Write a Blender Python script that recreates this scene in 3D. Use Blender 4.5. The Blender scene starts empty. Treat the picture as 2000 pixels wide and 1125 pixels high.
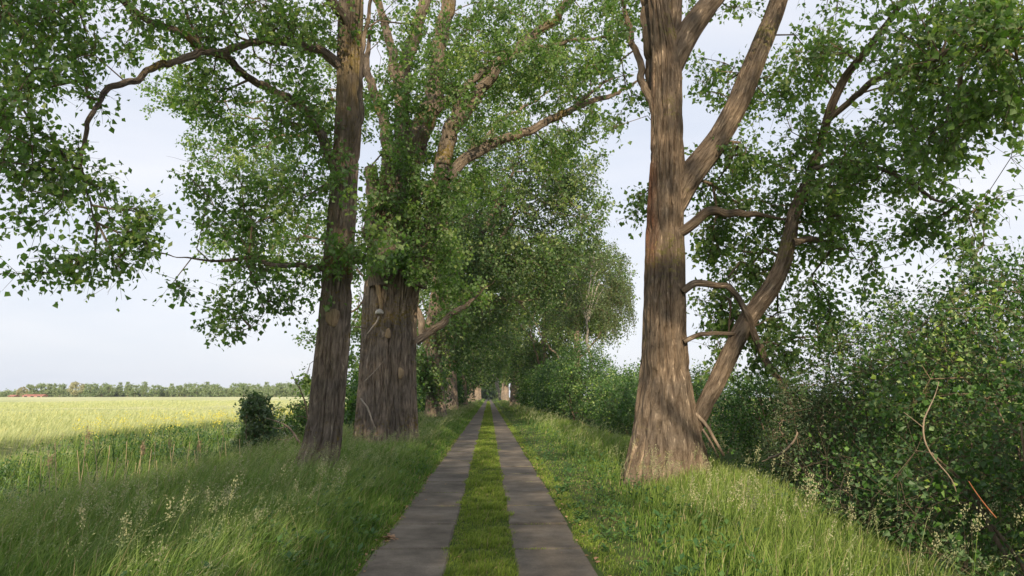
import bpy, math, random
import numpy as np
from mathutils import Vector

# ------------------------------------------------------------------ camera, sky, sun, exposure
scene = bpy.context.scene
random.seed(7)
RS = np.random.RandomState
R = math.radians
F_PX, CX, CY = 1444.0, 1000.0, 562.5
CAM_H, PITCH, YAW = 1.6, R(8.27), R(1.78)
cd = bpy.data.cameras.new('camera'); cam = bpy.data.objects.new('camera', cd)
scene.collection.objects.link(cam); scene.camera = cam
cd.sensor_width = 36.0; cd.lens = 36.0 * F_PX / 2000.0; cd.clip_start = 0.05; cd.clip_end = 4000.0
cam.location = (0, 0, CAM_H)
cam.rotation_euler = (math.pi / 2 + PITCH, 0, -YAW)

SUN_EL, SUN_AZ = R(27), R(2)          # elevation; degrees left of straight behind the camera
SUN_ROT = math.pi + SUN_AZ
world = bpy.data.worlds.new('World'); scene.world = world; world.use_nodes = True
nt = world.node_tree; nt.nodes.clear()
wo = nt.nodes.new('ShaderNodeOutputWorld'); bg = nt.nodes.new('ShaderNodeBackground')
sky = nt.nodes.new('ShaderNodeTexSky'); sky.sky_type = 'NISHITA'; sky.sun_disc = False
sky.sun_elevation = SUN_EL; sky.sun_rotation = SUN_ROT; sky.air_density = 1.0; sky.dust_density = 1.5
tc = nt.nodes.new('ShaderNodeTexCoord'); mp = nt.nodes.new('ShaderNodeMapping')
mp.inputs['Scale'].default_value = (1.0, 1.0, 4.5)
nz = nt.nodes.new('ShaderNodeTexNoise'); nz.inputs['Scale'].default_value = 1.6
nz.inputs['Detail'].default_value = 5; nz.inputs['Roughness'].default_value = 0.5
cr = nt.nodes.new('ShaderNodeValToRGB')
cr.color_ramp.elements[0].position = 0.3; cr.color_ramp.elements[0].color = (6.0, 6.6, 7.8, 1)
cr.color_ramp.elements[1].position = 0.7; cr.color_ramp.elements[1].color = (8.5, 8.5, 8.9, 1)
mx = nt.nodes.new('ShaderNodeMix'); mx.data_type = 'RGBA'; mx.inputs[0].default_value = 0.86
nt.links.new(tc.outputs['Generated'], mp.inputs['Vector']); nt.links.new(mp.outputs[0], nz.inputs['Vector'])
nt.links.new(nz.outputs['Fac'], cr.inputs[0])
nt.links.new(sky.outputs[0], mx.inputs[6]); nt.links.new(cr.outputs[0], mx.inputs[7])
nt.links.new(mx.outputs[2], bg.inputs[0]); bg.inputs[1].default_value = 0.1
nt.links.new(bg.outputs[0], wo.inputs[0])

sl = bpy.data.lights.new('sun', 'SUN'); so = bpy.data.objects.new('sun', sl); scene.collection.objects.link(so)
sl.energy = 5.0; sl.angle = R(0.6); sl.color = (1.0, 0.84, 0.60)
sdir = Vector((-math.sin(SUN_AZ) * math.cos(SUN_EL), -math.cos(SUN_AZ) * math.cos(SUN_EL), math.sin(SUN_EL)))
so.rotation_euler = sdir.to_track_quat('Z', 'Y').to_euler()
scene.view_settings.view_transform = 'Standard'; scene.view_settings.look = 'None'
scene.view_settings.exposure = 0.32; scene.view_settings.gamma = 1.0
scene.cycles.max_bounces = 6; scene.cycles.diffuse_bounces = 3; scene.cycles.transmission_bounces = 4
scene.cycles.transparent_max_bounces = 4; scene.cycles.glossy_bounces = 2

# ------------------------------------------------------------------ helpers
cp, sp_, cy_, sy_ = math.cos(PITCH), math.sin(PITCH), math.cos(YAW), math.sin(YAW)
def P(px, py, D):
    """world point seen at photo pixel (px, py), at D metres along the road"""
    u = (px - CX) / F_PX; v = -(py - CY) / F_PX
    y = cp - v * sp_; z = sp_ + v * cp; x = u
    X = x * cy_ + y * sy_; Y = -x * sy_ + y * cy_
    t = D / Y
    return np.array([X * t, Y * t, CAM_H + z * t])
def pxs(n, D):            # n photo pixels as metres at distance D
    return n * D / F_PX

def tag(o, label=None, cat=None, group=None, kind=None):
    if label: o['label'] = label
    if cat: o['category'] = cat
    if group: o['group'] = group
    if kind: o['kind'] = kind
    return o
def empty(name, loc, label, cat, group=None):
    o = bpy.data.objects.new(name, None); scene.collection.objects.link(o)
    o.location = tuple(float(c) for c in loc); o.empty_display_size = 0.3
    return tag(o, label, cat, group)

def mk(name, V, Fs, mat, parent=None, smooth=False, fattr=None, pattr=None, vattr=None):
    """V (n,3); Fs list of int arrays (m,k); fattr name->face floats, pattr name->point floats, vattr name->point vectors"""
    V = np.asarray(V, dtype=np.float64).reshape(-1, 3)
    if parent is not None: V = V - np.array(parent_world(parent))
    me = bpy.data.meshes.new(name)
    me.vertices.add(len(V)); me.vertices.foreach_set('co', V.astype(np.float32).ravel())
    loops = np.concatenate([f.ravel() for f in Fs]); sizes = np.concatenate([np.full(len(f), f.shape[1]) for f in Fs])
    starts = np.concatenate([[0], np.cumsum(sizes)[:-1]])
    me.loops.add(len(loops)); me.loops.foreach_set('vertex_index', loops.astype(np.int32))
    me.polygons.add(len(sizes)); me.polygons.foreach_set('loop_start', starts.astype(np.int32))
    try: me.polygons.foreach_set('loop_total', sizes.astype(np.int32))
    except Exception: pass
    me.polygons.foreach_set('use_smooth', np.full(len(sizes), smooth))
    for k, a in (fattr or {}).items():
        at = me.attributes.new(k, 'FLOAT', 'FACE'); at.data.foreach_set('value', np.asarray(a, dtype=np.float32))
    for k, a in (pattr or {}).items():
        at = me.attributes.new(k, 'FLOAT', 'POINT'); at.data.foreach_set('value', np.asarray(a, dtype=np.float32))
    for k, a in (vattr or {}).items():
        at = me.attributes.new(k, 'FLOAT_VECTOR', 'POINT'); at.data.foreach_set('vector', np.asarray(a, dtype=np.float32).ravel())
    me.update(calc_edges=True)
    me.materials.append(mat)
    o = bpy.data.objects.new(name, me); scene.collection.objects.link(o)
    if parent is not None: o.parent = parent
    return o
def parent_world(p):
    v = np.array(p.location); 
    while p.parent: p = p.parent; v = v + np.array(p.location)
    return v

def unit(a): return a / (np.linalg.norm(a, axis=-1, keepdims=True) + 1e-9)

def vnoise(p, seed=0):
    """value noise on (n,3)"""
    p = np.asarray(p, dtype=np.float64); i = np.floor(p).astype(np.int64); f = p - i; f = f * f * (3 - 2 * f)
    def h(x, y, z):
        n = (x * 374761393 + y * 668265263 + z * 2147483647 + seed * 974711) & 0xffffffff
        n = ((n ^ (n >> 13)) * 1274126177) & 0xffffffff
        return ((n ^ (n >> 16)) & 0xffff) / 65535.0
    r = 0
    for dx in (0, 1):
        for dy in (0, 1):
            for dz in (0, 1):
                w = (f[:, 0] if dx else 1 - f[:, 0]) * (f[:, 1] if dy else 1 - f[:, 1]) * (f[:, 2] if dz else 1 - f[:, 2])
                r = r + w * h(i[:, 0] + dx, i[:, 1] + dy, i[:, 2] + dz)
    return r

# ------------------------------------------------------------------ materials
def nodes(name):
    m = bpy.data.materials.new(name); m.use_nodes = True; t = m.node_tree; t.nodes.clear()
    out = t.nodes.new('ShaderNodeOutputMaterial'); return m, t, out
def N(t, kind, **kw):
    n = t.nodes.new(kind)
    for k, v in kw.items():
        if hasattr(n, k): setattr(n, k, v)
        else: n.inputs[k].default_value = v
    return n
def ramp(t, cols):
    r = t.nodes.new('ShaderNodeValToRGB'); e = r.color_ramp.elements
    while len(e) < len(cols): e.new(0.5)
    for el, (p, c) in zip(e, cols): el.position = p; el.color = (*c, 1)
    return r
def leaf_mat(name, cols, trans=0.3, rough=0.5, under=1.25, attr='rnd', spec=0.35):
    m, t, out = nodes(name); L = t.links
    a = N(t, 'ShaderNodeAttribute', attribute_name=attr)
    r = ramp(t, cols); L.new(a.outputs['Fac'], r.inputs[0])
    geo = N(t, 'ShaderNodeNewGeometry')
    hs = t.nodes.new('ShaderNodeHueSaturation'); hs.inputs['Saturation'].default_value = 0.7; hs.inputs['Value'].default_value = under
    L.new(geo.outputs['Backfacing'], hs.inputs['Fac']); L.new(r.outputs[0], hs.inputs['Color'])
    b = N(t, 'ShaderNodeBsdfPrincipled', Roughness=rough); b.inputs['Specular IOR Level'].default_value = spec
    L.new(hs.outputs[0], b.inputs['Base Color'])
    tr = t.nodes.new('ShaderNodeBsdfTranslucent')
    g = t.nodes.new('ShaderNodeMix'); g.data_type = 'RGBA'; g.blend_type = 'MULTIPLY'; g.inputs[0].default_value = 1
    g.inputs[7].default_value = (1.7, 2.0, 0.8, 1); L.new(r.outputs[0], g.inputs[6]); L.new(g.outputs[2], tr.inputs[0])
    mix = t.nodes.new('ShaderNodeMixShader'); mix.inputs[0].default_value = trans
    L.new(b.outputs[0], mix.inputs[1]); L.new(tr.outputs[0], mix.inputs[2]); L.new(mix.outputs[0], out.inputs[0])
    return m
def bark_mat(name, base, light, dark, patch=None, patch_amt=0.0, use_attr=True, scale=1.0, bump=0.6, streak=None):
    m, t, out = nodes(name); L = t.links
    if use_attr: src = N(t, 'ShaderNodeAttribute', attribute_name='bark').outputs['Vector']
    else: src = N(t, 'ShaderNodeTexCoord').outputs['Object']
    mpn = t.nodes.new('ShaderNodeMapping'); mpn.inputs['Scale'].default_value = (scale, scale, scale * 0.11); L.new(src, mpn.inputs[0])
    n1 = N(t, 'ShaderNodeTexNoise', Scale=34.0, Detail=7.0, Roughness=0.62); L.new(mpn.outputs[0], n1.inputs[0])
    r = ramp(t, [(0.3, dark), (0.5, base), (0.72, light)]); L.new(n1.outputs['Fac'], r.inputs[0])
    col = r.outputs[0]
    n3 = N(t, 'ShaderNodeTexNoise', Scale=1.3, Detail=3.0); L.new(src, n3.inputs[0])
    r3 = ramp(t, [(0.35, (0.72, 0.72, 0.74)), (0.65, (1.2, 1.12, 1.04))]); L.new(n3.outputs['Fac'], r3.inputs[0])
    mm = t.nodes.new('ShaderNodeMix'); mm.data_type = 'RGBA'; mm.blend_type = 'MULTIPLY'; mm.inputs[0].default_value = 1
    L.new(col, mm.inputs[6]); L.new(r3.outputs[0], mm.inputs[7]); col = mm.outputs[2]
    if patch is not None:
        n2 = N(t, 'ShaderNodeTexNoise', Scale=14.0, Detail=4.0, Roughness=0.7); L.new(src, n2.inputs[0])
        n4 = N(t, 'ShaderNodeTexNoise', Scale=0.8, Detail=1.0); L.new(src, n4.inputs[0])
        ad = N(t, 'ShaderNodeMath', operation='MULTIPLY'); L.new(n2.outputs['Fac'], ad.inputs[0]); L.new(n4.outputs['Fac'], ad.inputs[1])
        rr = ramp(t, [(0.29 - patch_amt, (0, 0, 0)), (0.36 - patch_amt, (1, 1, 1))]); L.new(ad.outputs[0], rr.inputs[0])
        m2 = t.nodes.new('ShaderNodeMix'); m2.data_type = 'RGBA'; L.new(rr.outputs[0], m2.inputs[0])
        L.new(col, m2.inputs[6]); m2.inputs[7].default_value = (*patch, 1); col = m2.outputs[2]
    if streak is not None:
        a = N(t, 'ShaderNodeAttribute', attribute_name='streak')
        m3 = t.nodes.new('ShaderNodeMix'); m3.data_type = 'RGBA'; L.new(a.outputs['Fac'], m3.inputs[0])
        L.new(col, m3.inputs[6]); m3.inputs[7].default_value = (*streak, 1); col = m3.outputs[2]
    b = N(t, 'ShaderNodeBsdfPrincipled', Roughness=0.95); b.inputs['Specular IOR Level'].default_value = 0.1
    L.new(col, b.inputs['Base Color'])
    bp = t.nodes.new('ShaderNodeBump'); bp.inputs['Strength'].default_value = bump; bp.inputs['Distance'].default_value = 0.035
    s1 = N(t, 'ShaderNodeMath', operation='SUBTRACT'); s1.inputs[1].default_value = 0.5; L.new(n1.outputs['Fac'], s1.inputs[0])
    s2 = N(t, 'ShaderNodeMath', operation='ABSOLUTE'); L.new(s1.outputs[0], s2.inputs[0])
    s3 = N(t, 'ShaderNodeMath', operation='MULTIPLY'); s3.inputs[1].default_value = 7.0; s3.use_clamp = True; L.new(s2.outputs[0], s3.inputs[0])
    L.new(s3.outputs[0], bp.inputs['Height']); L.new(bp.outputs[0], b.inputs['Normal']); L.new(b.outputs[0], out.inputs[0])
    return m

POP = [(0.0, (0.050, 0.098, 0.026)), (0.5, (0.098, 0.180, 0.042)), (0.85, (0.17, 0.26, 0.06)), (1.0, (0.27, 0.34, 0.10))]
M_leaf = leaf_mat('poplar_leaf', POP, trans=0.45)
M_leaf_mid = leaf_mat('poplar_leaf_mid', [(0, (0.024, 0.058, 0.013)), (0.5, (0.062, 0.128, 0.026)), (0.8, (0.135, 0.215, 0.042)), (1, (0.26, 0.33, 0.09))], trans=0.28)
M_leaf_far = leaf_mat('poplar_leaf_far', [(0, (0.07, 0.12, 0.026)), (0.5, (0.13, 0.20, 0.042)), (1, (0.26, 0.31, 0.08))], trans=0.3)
M_birch_leaf = leaf_mat('birch_leaf', [(0, (0.035, 0.07, 0.022)), (0.5, (0.07, 0.12, 0.035)), (1, (0.14, 0.19, 0.06))], trans=0.3)
M_bush = leaf_mat('bush_leaf', [(0, (0.020, 0.055, 0.012)), (0.5, (0.048, 0.120, 0.022)), (0.8, (0.11, 0.22, 0.038)), (1, (0.24, 0.34, 0.06))], trans=0.25)  # bright end of the ramp paints sunlit highlights into the bush leaves
M_bush_pale = leaf_mat('willow_leaf', [(0, (0.035, 0.07, 0.03)), (0.5, (0.07, 0.125, 0.05)), (1, (0.15, 0.2, 0.07))], trans=0.25)
M_line = leaf_mat('field_tree_leaf', [(0, (0.12, 0.185, 0.08)), (0.5, (0.17, 0.24, 0.10)), (1, (0.25, 0.30, 0.13))], trans=0.2)
M_line_y = leaf_mat('blossoming_leaf', [(0, (0.20, 0.21, 0.10)), (0.5, (0.30, 0.29, 0.15)), (1, (0.40, 0.36, 0.2))], trans=0.2)
M_bark = bark_mat('poplar_bark', (0.26, 0.205, 0.155), (0.42, 0.34, 0.26), (0.085, 0.062, 0.046), patch=(0.24, 0.21, 0.09), patch_amt=-0.01, streak=(0.24, 0.115, 0.07), bump=1.0)
M_bark_dim = bark_mat('old_poplar_bark', (0.29, 0.24, 0.195), (0.47, 0.39, 0.32), (0.095, 0.074, 0.060), patch=(0.24, 0.18, 0.06), patch_amt=0.005, streak=(0.28, 0.21, 0.06), bump=1.0)
M_wood = bark_mat('bare_wood', (0.38, 0.33, 0.28), (0.52, 0.47, 0.40), (0.24, 0.2, 0.17), scale=2, bump=0.3)
M_twig = bark_mat('twig_bark', (0.15, 0.12, 0.085), (0.24, 0.20, 0.15), (0.08, 0.065, 0.05), use_attr=False, bump=0.2)
M_dead = bark_mat('dead_branch_bark', (0.25, 0.20, 0.155), (0.36, 0.30, 0.24), (0.15, 0.12, 0.09), use_attr=False, bump=0.2)
M_red = bark_mat('red_twig_bark', (0.30, 0.13, 0.07), (0.38, 0.2, 0.12), (0.2, 0.08, 0.05), use_attr=False, bump=0.1)
M_birch = bark_mat('birch_bark', (0.34, 0.33, 0.30), (0.52, 0.51, 0.48), (0.10, 0.09, 0.08), use_attr=False, bump=0.1)
M_cut = bark_mat('bare_scar_wood', (0.30, 0.23, 0.15), (0.40, 0.31, 0.21), (0.17, 0.12, 0.08), scale=1.5, bump=0.3, use_attr=False)
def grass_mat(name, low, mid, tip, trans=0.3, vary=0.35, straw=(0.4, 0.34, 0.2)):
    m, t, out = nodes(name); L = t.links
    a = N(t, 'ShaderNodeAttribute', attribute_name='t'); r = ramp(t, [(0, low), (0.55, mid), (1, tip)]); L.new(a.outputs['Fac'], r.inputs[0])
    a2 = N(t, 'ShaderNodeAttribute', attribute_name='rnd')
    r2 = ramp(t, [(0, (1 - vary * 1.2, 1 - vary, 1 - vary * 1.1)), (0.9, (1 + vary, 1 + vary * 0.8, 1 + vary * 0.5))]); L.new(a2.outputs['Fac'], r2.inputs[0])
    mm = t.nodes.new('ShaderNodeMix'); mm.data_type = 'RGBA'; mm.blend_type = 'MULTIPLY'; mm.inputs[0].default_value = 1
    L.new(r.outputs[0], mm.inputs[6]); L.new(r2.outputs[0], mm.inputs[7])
    gt = N(t, 'ShaderNodeMath', operation='GREATER_THAN'); gt.inputs[1].default_value = 0.94; L.new(a2.outputs['Fac'], gt.inputs[0])
    m3 = t.nodes.new('ShaderNodeMix'); m3.data_type = 'RGBA'; L.new(gt.outputs[0], m3.inputs[0]); L.new(mm.outputs[2], m3.inputs[6]); m3.inputs[7].default_value = (*straw, 1)
    b = N(t, 'ShaderNodeBsdfPrincipled', Roughness=0.6); b.inputs['Specular IOR Level'].default_value = 0.25; L.new(m3.outputs[2], b.inputs['Base Color'])
    tr = t.nodes.new('ShaderNodeBsdfTranslucent')
    g = t.nodes.new('ShaderNodeMix'); g.data_type = 'RGBA'; g.blend_type = 'MULTIPLY'; g.inputs[0].default_value = 1
    g.inputs[7].default_value = (1.3, 1.35, 0.7, 1); L.new(m3.outputs[2], g.inputs[6]); L.new(g.outputs[2], tr.inputs[0])
    mix = t.nodes.new('ShaderNodeMixShader'); mix.inputs[0].default_value = trans
    L.new(b.outputs[0], mix.inputs[1]); L.new(tr.outputs[0], mix.inputs[2]); L.new(mix.outputs[0], out.inputs[0])
    return m
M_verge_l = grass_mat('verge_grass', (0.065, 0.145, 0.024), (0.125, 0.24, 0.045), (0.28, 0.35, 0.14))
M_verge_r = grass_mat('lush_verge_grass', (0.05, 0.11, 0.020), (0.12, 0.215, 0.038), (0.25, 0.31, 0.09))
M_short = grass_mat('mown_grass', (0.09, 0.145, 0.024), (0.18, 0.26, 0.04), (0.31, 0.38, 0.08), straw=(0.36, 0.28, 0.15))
M_barley = grass_mat('barley', (0.08, 0.15, 0.03), (0.26, 0.34, 0.14), (0.55, 0.57, 0.36), trans=0.35, vary=0.2, straw=(0.6, 0.55, 0.25))
M_herb = leaf_mat('herb_leaf', [(0, (0.03, 0.075, 0.025)), (0.5, (0.05, 0.12, 0.035)), (1, (0.10, 0.19, 0.05))], trans=0.25)
M_wisp = grass_mat('wispy_grass', (0.09, 0.16, 0.04), (0.17, 0.24, 0.08), (0.33, 0.36, 0.2), vary=.2)
M_head = grass_mat('seed_head', (0.2, 0.22, 0.12), (0.36, 0.36, 0.22), (0.46, 0.45, 0.3), trans=0.2, vary=0.2)
M_straw = grass_mat('dry_straw', (0.34, 0.22, 0.13), (0.42, 0.28, 0.17), (0.5, 0.36, 0.22), trans=0.1, vary=0.3)
M_reed = grass_mat('dry_reed', (0.30, 0.27, 0.17), (0.42, 0.36, 0.23), (0.44, 0.34, 0.22), trans=0.1, vary=0.25)
M_plume = grass_mat('reed_plume', (0.28, 0.22, 0.16), (0.33, 0.25, 0.18), (0.36, 0.28, 0.2), trans=0.2, vary=0.2)
M_reedleaf = grass_mat('reed_leaf', (0.08, 0.15, 0.05), (0.12, 0.2, 0.07), (0.16, 0.24, 0.09))
def plain(name, c, rough=0.8, c2=None, sc=20.0, bump=0.0, trans=0.0):
    m, t, out = nodes(name); L = t.links
    b = N(t, 'ShaderNodeBsdfPrincipled', Roughness=rough); b.inputs['Specular IOR Level'].default_value = 0.25
    co = N(t, 'ShaderNodeTexCoord'); n = N(t, 'ShaderNodeTexNoise', Scale=sc, Detail=5.0); L.new(co.outputs['Object'], n.inputs[0])
    r = ramp(t, [(0.3, c), (0.7, c2 or tuple(x * 1.3 for x in c))]); L.new(n.outputs['Fac'], r.inputs[0]); L.new(r.outputs[0], b.inputs['Base Color'])
    if bump:
        bp = t.nodes.new('ShaderNodeBump'); bp.inputs['Strength'].default_value = bump; L.new(n.outputs['Fac'], bp.inputs['Height']); L.new(bp.outputs[0], b.inputs['Normal'])
    L.new(b.outputs[0], out.inputs[0]); return m
M_yellow = plain('yellow_petal', (0.55, 0.50, 0.05), 0.6, (0.66, 0.60, 0.10))
M_white = plain('white_blossom', (0.55, 0.56, 0.45), 0.7)
M_fungus = plain('bracket_fungus', (0.30, 0.28, 0.26), 0.9, (0.5, 0.47, 0.43), 12, 0.4)
M_litter = plain('dead_leaf', (0.24, 0.13, 0.07), 0.8, (0.40, 0.26, 0.16), 9)
M_soil = plain('sandy_soil', (0.40, 0.29, 0.19), 0.95, (0.55, 0.42, 0.28), 0.4, 0.2)
M_barn_roof = plain('red_roof', (0.33, 0.14, 0.12), 0.8, (0.4, 0.18, 0.15), .6)
M_barn_wall = plain('pink_wall', (0.55, 0.30, 0.26), 0.8, (0.62, 0.4, 0.36), 2)
M_dark = plain('dark_opening', (0.03, 0.03, 0.035), 0.5)

def ground_mat():
    m, t, out = nodes('verge_ground'); L = t.links
    co = N(t, 'ShaderNodeTexCoord'); n = N(t, 'ShaderNodeTexNoise', Scale=1.5, Detail=8.0, Roughness=0.7); L.new(co.outputs['Object'], n.inputs[0])
    r = ramp(t, [(0.3, (0.035, 0.06, 0.018)), (0.5, (0.06, 0.09, 0.028)), (0.68, (0.12, 0.10, 0.05))]); L.new(n.outputs['Fac'], r.inputs[0])
    b = N(t, 'ShaderNodeBsdfPrincipled', Roughness=0.95); b.inputs['Specular IOR Level'].default_value = 0.1; L.new(r.outputs[0], b.inputs['Base Color'])
    n2 = N(t, 'ShaderNodeTexNoise', Scale=30.0, Detail=6.0); L.new(co.outputs['Object'], n2.inputs[0])
    bp = t.nodes.new('ShaderNodeBump'); bp.inputs['Strength'].default_value = 0.7; bp.inputs['Distance'].default_value = 0.03
    L.new(n2.outputs['Fac'], bp.inputs['Height']); L.new(bp.outputs[0], b.inputs['Normal']); L.new(b.outputs[0], out.inputs[0]); return m
def concrete_mat():
    m, t, out = nodes('weathered_concrete'); L = t.links
    co = N(t, 'ShaderNodeTexCoord'); n = N(t, 'ShaderNodeTexNoise', Scale=1.3, Detail=9.0, Roughness=0.7); L.new(co.outputs['Object'], n.inputs[0])
    r = ramp(t, [(0.32, (0.070, 0.058, 0.044)), (0.5, (0.130, 0.110, 0.088)), (0.68, (0.21, 0.18, 0.145))]); L.new(n.outputs['Fac'], r.inputs[0])
    n2 = N(t, 'ShaderNodeTexNoise', Scale=140.0, Detail=3.0); L.new(co.outputs['Object'], n2.inputs[0])
    r2 = ramp(t, [(0.35, (0.72, 0.72, 0.72)), (0.55, (1, 1, 1)), (0.72, (1.35, 1.3, 1.25))]); L.new(n2.outputs['Fac'], r2.inputs[0])
    mm = t.nodes.new('ShaderNodeMix'); mm.data_type = 'RGBA'; mm.blend_type = 'MULTIPLY'; mm.inputs[0].default_value = 1
    L.new(r.outputs[0], mm.inputs[6]); L.new(r2.outputs[0], mm.inputs[7])
    a = N(t, 'ShaderNodeAttribute', attribute_name='slab'); r3 = ramp(t, [(0, (0.84, 0.84, 0.86)), (1, (1.14, 1.12, 1.1))]); L.new(a.outputs['Fac'], r3.inputs[0])
    m2 = t.nodes.new('ShaderNodeMix'); m2.data_type = 'RGBA'; m2.blend_type = 'MULTIPLY'; m2.inputs[0].default_value = 1
    L.new(mm.outputs[2], m2.inputs[6]); L.new(r3.outputs[0], m2.inputs[7])
    b = N(t, 'ShaderNodeBsdfPrincipled', Roughness=0.85); b.inputs['Specular IOR Level'].default_value = 0.3; L.new(m2.outputs[2], b.inputs['Base Color'])
    bp = t.nodes.new('ShaderNodeBump'); bp.inputs['Strength'].default_value = 0.5; bp.inputs['Distance'].default_value = 0.004
    L.new(n2.outputs['Fac'], bp.inputs['Height']); L.new(bp.outputs[0], b.inputs['Normal']); L.new(b.outputs[0], out.inputs[0]); return m
def barley_sheet_mat():
    m, t, out = nodes('barley_canopy'); L = t.links
    co = N(t, 'ShaderNodeTexCoord')
    mp_ = t.nodes.new('ShaderNodeMapping'); mp_.inputs['Scale'].default_value = (0.35, 1.0, 1.0); L.new(co.outputs['Object'], mp_.inputs[0])
    n = N(t, 'ShaderNodeTexNoise', Scale=0.16, Detail=9.0, Roughness=0.62); L.new(mp_.outputs[0], n.inputs[0])
    r = ramp(t, [(0.34, (0.30, 0.36, 0.15)), (0.5, (0.48, 0.50, 0.27)), (0.64, (0.64, 0.62, 0.39))]); L.new(n.outputs['Fac'], r.inputs[0])
    b = N(t, 'ShaderNodeBsdfPrincipled', Roughness=0.9); b.inputs['Specular IOR Level'].default_value = 0.1; L.new(r.outputs[0], b.inputs['Base Color'])
    n2 = N(t, 'ShaderNodeTexNoise', Scale=3.0, Detail=10.0, Roughness=0.75); L.new(co.outputs['Object'], n2.inputs[0])
    bp = t.nodes.new('ShaderNodeBump'); bp.inputs['Strength'].default_value = 1.0; bp.inputs['Distance'].default_value = 0.15
    L.new(n2.outputs['Fac'], bp.inputs['Height']); L.new(bp.outputs[0], b.inputs['Normal']); L.new(b.outputs[0], out.inputs[0]); return m

# ------------------------------------------------------------------ the setting
def gz(x, y):
    """height of the ground"""
    x = np.asarray(x, float); y = np.asarray(y, float)
    z = np.interp(x, [-12, -9.0, -7.6, -6.6, -5.2, -1.6, -1.2, 1.05, 1.6, 4.3, 5.4, 6.6, 9, 12],
                  [0.0, 0.0, -0.35, -0.35, 0.0, 0.04, 0.0, 0.0, 0.05, 0.02, -0.45, -0.45, 0.05, 0.0])
    q = np.stack([x * 0.5, y * 0.35, np.zeros_like(x)], -1).reshape(-1, 3)
    n = (vnoise(q, 5).reshape(x.shape) - 0.5) * 0.14
    m = np.clip((np.abs(x) - 1.3) / 0.8, 0, 1) * np.clip((60 - np.abs(x)) / 20, 0, 1)
    return z + n * m
xs = np.unique(np.concatenate([np.linspace(-13, 13, 131), -np.geomspace(13, 990, 24), np.geomspace(13, 990, 24), [-1.2, -0.4, 0.26, 1.05]]))
ys = np.unique(np.concatenate([np.linspace(-40, 60, 161), np.geomspace(60, 610, 40), [-55]]))
GX, GY = np.meshgrid(xs, ys); GZ = gz(GX, GY) - 0.0
V = np.stack([GX, GY, GZ], -1).reshape(-1, 3); nx_, ny_ = len(xs), len(ys)
i = np.arange(nx_ * ny_).reshape(ny_, nx_)
Fq = np.stack([i[:-1, :-1], i[:-1, 1:], i[1:, 1:], i[1:, :-1]], -1).reshape(-1, 4)
tag(mk('ground', V, [Fq], ground_mat(), smooth=True), kind='structure')

def slabs(x0, x1, y0, y1, pitch, off):
    rs = RS(int(abs(x0) * 100)); VV = []; FF = []; SL = []; k = 0; y = y0 + off
    while y < y1:
        L = pitch - 0.055; dz = rs.uniform(-0.007, 0.007); b = 0.02; top = 0.022 + dz
        e0, e1 = x0 + rs.uniform(-.012, .012), x1 + rs.uniform(-.012, .012)
        n = 6
        lo = [(e0, y), (e1, y), (e1, y + L), (e0, y + L)]
        ou = np.array([(a, c, -0.06) for a, c in lo] + [(a, c, top - b) for a, c in lo] +
                      [(e0 + b, y + b, top), (e1 - b, y + b, top), (e1 - b, y + L - b, top), (e0 + b, y + L - b, top)])
        VV.append(ou)
        f = []
        for q in range(4):
            f += [(q, (q + 1) % 4, 4 + (q + 1) % 4, 4 + q), (4 + q, 4 + (q + 1) % 4, 8 + (q + 1) % 4, 8 + q)]
        f.append((8, 9, 10, 11)); FF.append(np.array(f) + k); SL += [rs.rand()] * 9; k += 12; y += pitch
    return np.concatenate(VV), np.concatenate(FF), SL
M_conc = concrete_mat()
for (x0, x1, off) in ((-1.17, -0.40, 0.55), (0.26, 1.0, 0.55)):
    v, f, s = slabs(x0, x1, -15, 420, 1.5, off)
    o = mk('concrete_track', v, [f], M_conc, fattr={'slab': s}); tag(o, kind='structure')

# barley canopy (a raised sheet with a tramline furrow) and sandy field on the right
bx = np.unique(np.concatenate([[-9.25, -9.4, -9.7, -10.05, -10.3], np.linspace(-10.5, -45, 60), -np.geomspace(45, 900, 30)]))
by = np.unique(np.concatenate([np.linspace(-20, 80, 180), np.geomspace(80, 470, 50)]))
BX, BY = np.meshgrid(bx, by)
BZ = 0.66 + 0.10 * (vnoise(np.stack([BX.ravel() * 0.5, BY.ravel() * 0.4, BX.ravel() * 0], -1), 3).reshape(BX.shape) - .5) + \
     0.25 * (vnoise(np.stack([BX.ravel() * 0.05, BY.ravel() * 0.04, BX.ravel() * 0], -1), 9).reshape(BX.shape) - .5) * (BX < -14)
edge = BX + 0.0
BZ = np.where(BX > -9.3, 0.02, BZ); BZ = np.where((BX <= -9.3) & (BX > -10.2), BZ - 0.36, BZ)
V = np.stack([BX, BY, BZ], -1).reshape(-1, 3); i = np.arange(BX.size).reshape(BX.shape)
Fq = np.stack([i[:-1, :-1], i[:-1, 1:], i[1:, 1:], i[1:, :-1]], -1).reshape(-1, 4)
o = mk('barley_canopy', V, [Fq], barley_sheet_mat(), smooth=True)
tag(o, 'pale yellow green barley crop stretching to the tree line on the left', 'crop field', kind='stuff')
sx = np.array([11.0, 13, 60, 400, 900]); sy = np.array([-20.0, 20, 60, 150, 400])
SX, SY = np.meshgrid(sx, sy); i = np.arange(25).reshape(5, 5)
Fq = np.stack([i[:-1, :-1], i[:-1, 1:], i[1:, 1:], i[1:, :-1]], -1).reshape(-1, 4)
tag(mk('bare_field', np.stack([SX, SY, SX * 0 + 0.16], -1).reshape(-1, 3), [Fq], M_soil), kind='structure')

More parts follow.
